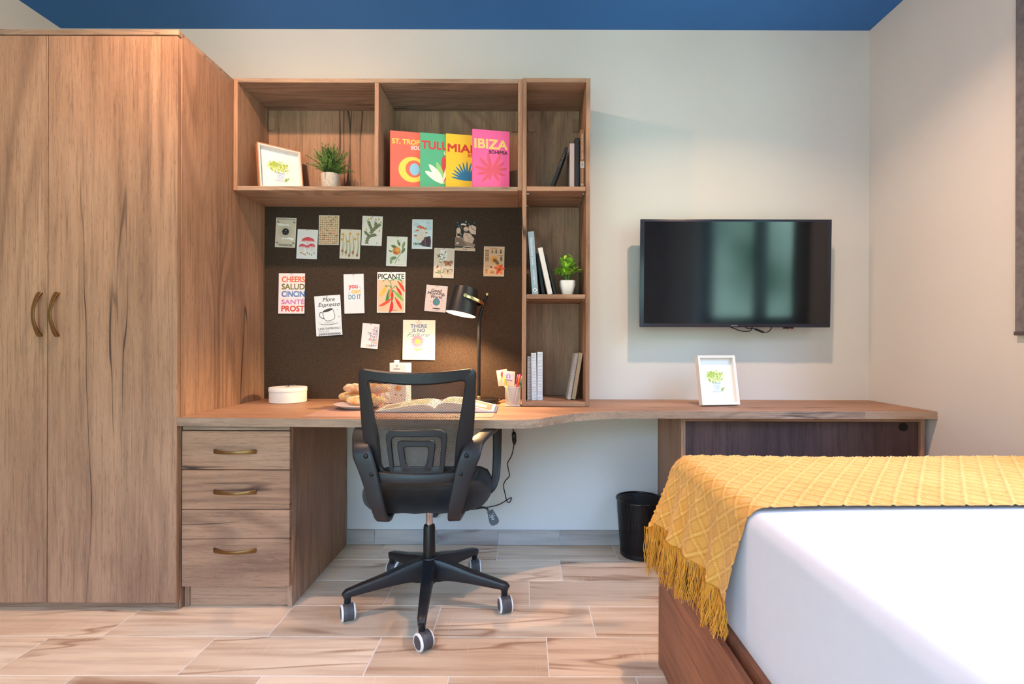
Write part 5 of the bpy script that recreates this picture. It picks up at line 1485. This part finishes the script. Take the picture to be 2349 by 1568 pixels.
# open large book
ob = thing('open_book', 'large open picture book lying on the desk mat behind the chair back', 'book', (-0.375, 2.132, MZ), (0, 0, R(1)))
def page_block(sg, lift, wv=1.0):
    bm = bmesh.new(); n = 22; top = []; bot = []
    for i in range(n + 1):
        t = i / n; x = sg * t * .245
        z = .006 + lift * math.sin(PI * min(1, t * 1.05) ** .6) * (1 - .35 * t) + .010 * (1 - t)
        sh = .006 * t
        top.append((bm.verts.new((x, 0 + sh * 0, z)), bm.verts.new((x, .225, z + .002)))); bot.append((bm.verts.new((x, 0, .0022)), bm.verts.new((x, .225, .0022))))
    for i in range(n):
        bm.faces.new((top[i][0], top[i + 1][0], top[i + 1][1], top[i][1])); bm.faces.new((bot[i][1], bot[i + 1][1], bot[i + 1][0], bot[i][0]))
        bm.faces.new((bot[i][0], bot[i + 1][0], top[i + 1][0], top[i][0])); bm.faces.new((top[i][1], top[i + 1][1], bot[i + 1][1], bot[i][1]))
    bm.faces.new((top[n][0], bot[n][0], bot[n][1], top[n][1])); bm.faces.new((top[0][0], top[0][1], bot[0][1], bot[0][0]))
    return bm
pgm = flat((236, 226, 216), .5, name='glossy_page')
obj('cover', box(-.256, .256, -.006, .230, 0, .0020, .0006), flat((96, 104, 132), .4), ob)
obj('pages', page_block(-1, .020), pgm, ob, smooth=True, auto=35)
obj('pages', page_block(1, .030), pgm, ob, smooth=True, auto=35)
def page_pic(x0, x1, y0, y1, sg, lift, c):
    y0, y1 = y0 * .86, y1 * .86
    n = 10; vs = []; fs = []
    for i in range(n + 1):
        t = x0 + (x1 - x0) * i / n; z = .006 + lift * math.sin(PI * min(1, t * 1.05) ** .6) * (1 - .35 * t) + .010 * (1 - t) + .0006
        vs += [(sg * t * .245, y0, z), (sg * t * .245, y1, z + .0016)]
    for i in range(n): fs.append((2 * i, 2 * i + 2, 2 * i + 3, 2 * i + 1))
    return obj('page_picture', (vs, fs), flat(c, .4, name='print'), ob, smooth=True)
page_pic(.50, .95, .02, .24, 1, .030, (142, 124, 112)); page_pic(.62, .86, .06, .15, 1, .031, (205, 196, 188)); page_pic(.12, .45, .04, .2, 1, .030, (206, 186, 160))
page_pic(.15, .60, .03, .23, -1, .020, (196, 176, 152)); page_pic(.66, .93, .05, .18, -1, .020, (150, 132, 116))
# pen cup
pc = thing('pen_holder', 'square silver wire-mesh pen holder on the desk beside the bookcase', 'pen holder', (-0.0565, 2.387, DZ), (0, 0, R(0)))
def sq_tube(r0, r1, z0, z1, k=5, e=7):
    bm = bmesh.new(); n = 4 * k * 2; rs = []; uvl = bm.loops.layers.uv.new('UVMap')
    for r_, z in ((r0, z0), (r1, z1)):
        rg = []
        for i in range(n):
            t = 2 * PI * i / n + .001; c_, s_ = math.cos(t), math.sin(t); p_ = (abs(c_) ** e + abs(s_) ** e) ** (-1 / e); rg.append(bm.verts.new((r_ * c_ * p_, r_ * s_ * p_, z)))
        rs.append(rg)
    per = [0]
    for i in range(n): per.append(per[-1] + (rs[1][i].co - rs[1][(i + 1) % n].co).length)
    for i in range(n):
        f_ = bm.faces.new((rs[0][i], rs[0][(i + 1) % n], rs[1][(i + 1) % n], rs[1][i]))
        for lp, (u, v) in zip(f_.loops, ((per[i], z0), (per[i + 1], z0), (per[i + 1], z1), (per[i], z1))): lp[uvl].uv = (u, v)
    return bm
obj('mesh_wall', sq_tube(.0345, .0365, .004, .087), cup_net, pc, smooth=True)
silver = flat((206, 202, 200), .4, metal=.5, name='silver_paint')
bm = bmesh.new(); bx(bm, -.0355, .0355, -.0355, .0355, 0, .006, .002); obj('base', bm, silver, pc)
rim = []
for i in range(40):
    t = 2 * PI * i / 40; c_, s_ = math.cos(t), math.sin(t); p_ = (abs(c_) ** 7 + abs(s_) ** 7) ** (-1 / 7); rim.append((.0372 * c_ * p_, .0372 * s_ * p_, .0875))
obj('rim', tube(rim, .0018, 6, closed=True), silver, pc, smooth=True)
def pen(label, x, y, dx, dy, c, cap_c, L=.135):
    t = thing('pen', label, 'pen', (-0.0565 + x, 2.387 + y, DZ + .007), (0, 0, 0), 'pens in the pen holder')
    d = Vector((dx, dy, 1)).normalized() * L
    obj('barrel', tube([(0, 0, 0), d * .8], .0042, 8), flat(c, .4), t, smooth=True)
    obj('cap', tube([d * .68, d * .92, d], [.0052, .0048, .0028], 8), flat(cap_c, .35), t, smooth=True)
for k, (x, y, dx, dy, c, n_) in enumerate(((-.012, -.018, -.22, -.05, (214, 214, 90), 'lime yellow'), (.010, -.016, .16, .02, (236, 110, 52), 'orange'), (.014, .0, .14, .05, (226, 60, 110), 'pink'), (.012, -.022, .24, .02, (86, 128, 112), 'green'), (.018, .012, .12, .05, (60, 60, 176), 'blue'), (.006, .020, .16, .02, (206, 50, 60), 'red'), (.0, .012, .18, .05, (170, 60, 130), 'purple'))):
    pen(n_ + ' felt pen standing in the mesh pen holder', x, y, dx, dy, c, c, .132 if k < 2 else .138)
def sweet_bag(label, loc, rot, w, h, logo):
    t = thing('sweet_packet', label, 'packet', loc, rot, 'sweet packets in the pen holder')
    bm = bmesh.new(); n = 8; rnd = random.Random(int(w * 1e5)); F_ = []; B_ = []
    for j in range(n + 1):
        for i in range(n + 1):
            u, v = i / n, j / n; th = .008 * math.sin(PI * u) * math.sin(PI * v) + rnd.uniform(0, .0012)
            F_.append(bm.verts.new(((u - .5) * w, -th, v * h))); B_.append(bm.verts.new(((u - .5) * w, th + .0004, v * h)))
    for j in range(n):
        for i in range(n):
            k = j * (n + 1) + i; bm.faces.new((F_[k], F_[k + 1], F_[k + n + 2], F_[k + n + 1])); bm.faces.new((B_[k], B_[k + n + 1], B_[k + n + 2], B_[k + 1]))
    obj('wrapper', bm, flat((240, 206, 176) if logo else (238, 214, 190), .25, spec=.6), t, smooth=True)
    a = Art(100, 100 * h / w, w / 100)
    if logo:
        a.ell(48, 44, 38, 34, (226, 206, 222)); c = (44, 40, 52)
        a.line([(32, 38), (48, 24), (64, 38)], 4, c, 1); a.line([(36, 38), (34, 52), (42, 58)], 4, c, 3); a.line([(60, 38), (62, 52), (54, 58)], 4, c, 3); a.ell(40, 56, 3.6, 4, c); a.ell(56, 56, 3.6, 4, c)
        a.text('VIVENSA', 16, 68, 66, 11, c, .04, rot=6)
    else:
        a.ell(58, 48, 22, 30, (226, 96, 80)); a.line([(14, 10), (24, 40), (16, 90)], 2, (250, 240, 224), 4)
    a.make('wrapper_print', t, loc=(0, -.0092, h / 2))
    return t
sweet_bag('front sweet packet with a house emblem in the pen holder', (-0.078, 2.368, DZ + .090), (R(-4), R(3), R(-4)), .056, .070, True)
sweet_bag('rear sweet packet with a red sweet, tilted left in the pen holder', (-0.099, 2.392, DZ + .092), (R(-4), R(-9), 0), .050, .074, False)

# ------------------------------------------------------------------ waste bin
wb = thing('waste_bin', 'round black wire-mesh waste bin under the desk beside the bed', 'bin', (0.567, 2.543, 0))
bm = bmesh.new(); uvl = bm.loops.layers.uv.new('UVMap'); n = 64; RR = [(.0925, .022), (.100, .10), (.107, .19), (.112, .272)]
rs = [[bm.verts.new((r_ * math.cos(2 * PI * i / n), r_ * math.sin(2 * PI * i / n), z)) for i in range(n)] for r_, z in RR]
for (a, b, (ra, za), (rb, zb)) in zip(rs, rs[1:], RR, RR[1:]):
    for i in range(n):
        f_ = bm.faces.new((a[i], a[(i + 1) % n], b[(i + 1) % n], b[i])); u0, u1 = i * .672 / n, (i + 1) * .672 / n
        for lp, uv in zip(f_.loops, ((u0, za), (u1, za), (u1, zb), (u0, zb))): lp[uvl].uv = uv
obj('mesh_wall', bm, bin_net, wb, smooth=True)
obj('base', lathe([(0, 0.0), (0.091, 0), (0.0932, .002), (0.0940, .024), (0.0915, .024), (0.090, .006), (0, .006)], 64, cap=False), flat((20, 19, 22), .4), wb, smooth=True, auto=40)
obj('rim', tube([(.1125 * math.cos(2 * PI * i / 64), .1125 * math.sin(2 * PI * i / 64), .274) for i in range(64)], .0042, 10, closed=True), black_gloss, wb, smooth=True)

# ------------------------------------------------------------------ bed
bed = thing('bed', 'dark wooden bed base with a side panel and inner rail', 'bed', (1.10, 0.55, 0))
BX0, BX1, BY0, BY1 = 0.433, 1.772, -0.35, 1.663
obj('foot_panel', box(BX0, BX1, BY1 - .022, BY1, 0, .384, .0015), walnut_x, bed, world=True)
obj('head_panel', box(BX0, BX1, BY0, BY0 + .022, 0, .384, .0015), walnut_x, bed, world=True)
obj('side_panel', box(BX0 + .001, BX0 + .020, BY0 + .022, BY1 - .0225, .012, .372, .0015), walnut, bed, world=True)
obj('inner_rail', box(BX0 + .032, BX0 + .050, BY0 + .022, BY1 - .0225, .05, .384, .0015), walnut, bed, world=True)
obj('rail_top', box(BX0 + .0505, BX0 + .11, BY0 + .022, BY1 - .0225, .355, .375, .0012), walnut, bed, world=True)
obj('side_panel', box(BX1 - .02, BX1, BY0 + .022, BY1 - .0225, 0, .384, .0015), walnut, bed, world=True)
obj('slat_deck', box(BX0 + .11, BX1 - .02, BY0 + .022, BY1 - .0225, .355, .372, .001), walnut, bed, world=True)
# mattress with fitted sheet
MX0, MX1, MY0, MY1, MZ0, MZ1 = 0.474, 1.772, -0.32, 1.632, 0.376, 0.683
bm = bmesh.new()
def rr_profile(t_):
    return t_
nx, ny = 40, 50; rad = .034
import itertools
def rounded_slab():
    vs, fs = [], []; idx = {}
    prof = [(0.010, MZ0), (0.002, MZ0 + .012), (0.0, MZ0 + .04)] + [(0.0, MZ0 + .10), (-0.002, MZ0 + .17)] + [(rad * (1 - math.cos(a)), MZ1 - rad + rad * math.sin(a)) for a in [PI / 2 * i / 8 for i in range(9)]]
    loops = []
    def loop(ins, z):
        x0, x1, y0, y1 = MX0 + ins, MX1 - ins * .3, MY0 + ins, MY1 - ins
        rc = max(.05 - ins * .3, .02); out = []
        for cx_, cy_, a0 in ((x1 - rc, y1 - rc, 0), (x0 + rc, y1 - rc, 90), (x0 + rc, y0 + rc, 180), (x1 - rc, y0 + rc, 270)):
            for k in range(7): a_ = R(a0 + 15 * k); out.append((cx_ + rc * math.cos(a_), cy_ + rc * math.sin(a_)))
        full = []
        for i in range(len(out)):
            p_, q_ = Vector(out[i]), Vector(out[(i + 1) % len(out)]); L_ = (q_ - p_).length; m_ = 12 if L_ > .3 else 1
            for j in range(m_): full.append(p_.lerp(q_, j / m_))
        return [(v.x, v.y, z) for v in full]
    for ins, z in prof: loops.append(loop(ins, z))
    for f_ in (.2, .45, .7, .9):
        lp = []
        for (x, y, z) in loops[len(prof) - 1]: lp.append((x + (1.13 - x) * f_, y + (.65 - y) * f_, MZ1 + .004 * f_))
        loops.append(lp)
    n = len(loops[0])
    for lp in loops: vs += lp
    for j in range(len(loops) - 1):
        for i in range(n): fs.append((j * n + i, j * n + (i + 1) % n, (j + 1) * n + (i + 1) % n, (j + 1) * n + i))
    fs.append(tuple(range((len(loops) - 1) * n, len(loops) * n))); fs.append(tuple(reversed(range(n))))
    return vs, fs
mt = obj('mattress', rounded_slab(), sheet_m, None, smooth=True); tag(mt, 'thick mattress under a smooth white fitted sheet on the bed', 'mattress')

# ------------------------------------------------------------------ knitted throw
def throw():
    TY0, TY1 = 1.112, 1.652
    ds = .0042
    Rt = MZ1 + .009; rr = .046; xa = MX0 - .004
    # path along the cloth: from the right end to the left edge, over the rounded edge, down the side
    s_top = 1.765 - (xa + rr); arc_ = rr * PI / 2; hang = .172
    Ls = s_top + arc_ + hang; ns = int(Ls / ds); nt_ = int((TY1 - TY0 + .03) / ds)
    s = np.linspace(0, Ls, ns + 1)[:, None]; t = np.linspace(0, TY1 - TY0 + .03, nt_ + 1)[None, :]
    S_, T_ = np.broadcast_arrays(s, t); S_ = S_.copy(); T_ = T_.copy()
    on_top = S_ < s_top; on_arc = (S_ >= s_top) & (S_ < s_top + arc_)
    th = np.clip((S_ - s_top) / rr, 0, PI / 2)
    hd = np.clip(S_ - s_top - arc_, 0, None)
    ffar = T_ / (TY1 - TY0)
    X = np.where(on_top, 1.765 - S_, xa + rr - rr * np.sin(th)); Z = np.where(on_top, Rt, Rt - rr + rr * np.cos(th)) - hd * .995
    # hanging part leans outwards and folds
    lean = .10 + .22 * ffar
    X = X - hd * lean
    fold = np.sin(T_ * 52 + 1.0 + hd * 6) * .010 + np.sin(T_ * 23 + .5) * .008
    X = X - np.clip(hd / hang, 0, 1) ** .8 * (fold + .010)
    Yc = TY0 + T_ + np.clip(hd / hang, 0, 1) * .012 * np.sin(T_ * 31)
    # near hem slightly wavy, corner pulled
    Yc = Yc + .007 * np.sin(S_ * 4.1) * np.clip(1 - T_ / .2, 0, 1) - .012 * np.exp(-((S_ - s_top - .02) / .10) ** 2) * np.clip(1 - T_ / .2, 0, 1)
    # past the mattress end the cloth turns down
    over = np.clip(Yc - (MY1 - .045), 0, None); k = np.clip(over / .075, 0, 1)
    Z = Z - (k ** 2 * .030); Yc = Yc - k ** 2 * .012
    Nx = np.where(on_top, 0, -np.sin(th)); Nz = np.where(on_top, 1, np.cos(th))
    # diamond ridges, stitch rows
    a = (S_ / .054 + T_ / .066); b = (S_ / .054 - T_ / .066)
    da = np.abs(a - np.round(a)) * .041; db = np.abs(b - np.round(b)) * .041
    ra = np.exp(-(da / .0026) ** 2) * (.65 + .35 * np.sin(b * 2 * PI * 5)); rb = np.exp(-(db / .0026) ** 2) * (.65 + .35 * np.sin(a * 2 * PI * 5))
    ridge = np.maximum(ra, rb)
    gap = np.maximum(np.exp(-((da - .0062) / .0016) ** 2), np.exp(-((db - .0062) / .0016) ** 2)) * (1 - ridge)
    knit = -.0014 * gap + .0006 * np.sin(S_ * 2 * PI / .0105) * np.sin(T_ * 2 * PI / .0105)
    puff = .0012 * np.sin(T_ * 11 + S_ * 7) + .0014 * np.sin(S_ * 3.7 - T_ * 9)
    hem = np.exp(-(T_ / .006) ** 2) * .0025
    hh = ridge * .0044 + knit + puff + hem
    X = X + Nx * hh; Z = Z + Nz * hh
    vs = np.stack([X, Yc, Z], -1).reshape(-1, 3)
    W_ = nt_ + 1
    i, j = np.meshgrid(np.arange(ns), np.arange(nt_), indexing='ij'); k0 = (i * W_ + j).ravel()
    fs = np.stack([k0, k0 + 1, k0 + W_ + 1, k0 + W_], -1)
    me = bpy.data.meshes.new('throw_cloth'); me.from_pydata(vs.tolist(), [], fs.tolist()); me.update()
    at = me.attributes.new('ridge', 'FLOAT', 'POINT'); at.data.foreach_set('value', (ridge - gap).reshape(-1).astype(np.float32))
    hem_pts = vs.reshape(ns + 1, W_, 3)[-1]
    return me, hem_pts
m, nt, b = new_mat('mustard_wool'); q = NB(nt); tc = q.n('ShaderNodeTexCoord'); at = q.n('ShaderNodeAttribute'); at.attribute_name = 'ridge'
n1 = q.noise(tc.outputs['Object'], 400, 3); n2 = q.noise(tc.outputs['Object'], 9, 2)
col = q.mix(q.mr(n2, .35, .65), lin((202, 143, 54)), lin((210, 156, 70)))
col = q.mix(q.mr(at.outputs['Fac'], 0, 1, 0, .6), col, lin((236, 202, 122)))
col = q.mix(q.mr(at.outputs['Fac'], 0, -1, 0, .75), col, lin((176, 112, 28)))
q.l(col, b.inputs['Base Color']); b.inputs['Roughness'].default_value = .95; b.inputs['Specular IOR Level'].default_value = .1; b.inputs['Sheen Weight'].default_value = .3; b.inputs['Sheen Tint'].default_value = (1, .9, .6, 1); b.inputs['Sheen Roughness'].default_value = .6
q.l(q.bump(n1, .6, .0015), b.inputs['Normal']); wool = m
wool_f = fabric('mustard_fringe', (224, 156, 48), 2200, .2, c2=(212, 142, 38))
thr = thing('throw_blanket', 'mustard yellow knitted throw with a fringe over the foot of the bed', 'blanket', (1.0, 1.39, MZ1))
tme, hem = throw()
obj('cloth', tme, wool, thr, world=True, smooth=True)
rnd = random.Random(21); vs, fs = [], []
def strand(p0, L, drift, r0):
    n = 9; ph = rnd.uniform(0, 6.28); pts = []
    for k in range(n + 1):
        f_ = k / n; w_ = .0045 * f_ ** .7
        pts.append(Vector((p0[0] + drift[0] * f_ + w_ * math.sin(ph + f_ * 9) , p0[1] + drift[1] * f_ + w_ * math.cos(ph * 1.3 + f_ * 8), p0[2] - L * f_)))
    base = len(vs)
    for k, p_ in enumerate(pts):
        r_ = r0 * (1.0 if k < n else .6)
        for a_ in range(4): vs.append((p_.x + r_ * math.cos(a_ * PI / 2 + k * .7), p_.y + r_ * math.sin(a_ * PI / 2 + k * .7), p_.z))
    for k in range(n):
        for a_ in range(4): fs.append((base + 4 * k + a_, base + 4 * k + (a_ + 1) % 4, base + 4 * k + 4 + (a_ + 1) % 4, base + 4 * k + 4 + a_))
mh = len(hem)
for i in range(0, mh, 1):
    p_ = hem[i]; ff = i / mh
    if i % 2 and rnd.random() < .5: pass
    clump = math.floor(i / 4); rc = random.Random(clump)
    cd = Vector((rc.uniform(-.014, .010), rc.uniform(-.014, .014)))
    L_ = (.085 + .05 * ff) * rc.uniform(.85, 1.15)
    for k in range(4):
        strand((p_[0] + rnd.uniform(-.004, .003), p_[1] + rnd.uniform(-.003, .003), p_[2] + .006), L_ * rnd.uniform(.82, 1.1), (cd.x + rnd.uniform(-.006, .006), cd.y - (i % 4 - 1.5) * .003), rnd.uniform(.0010, .0016))
fr_ = obj('fringe', (vs, fs), wool_f, thr, world=True, smooth=True); fr_['kind'] = 'stuff'
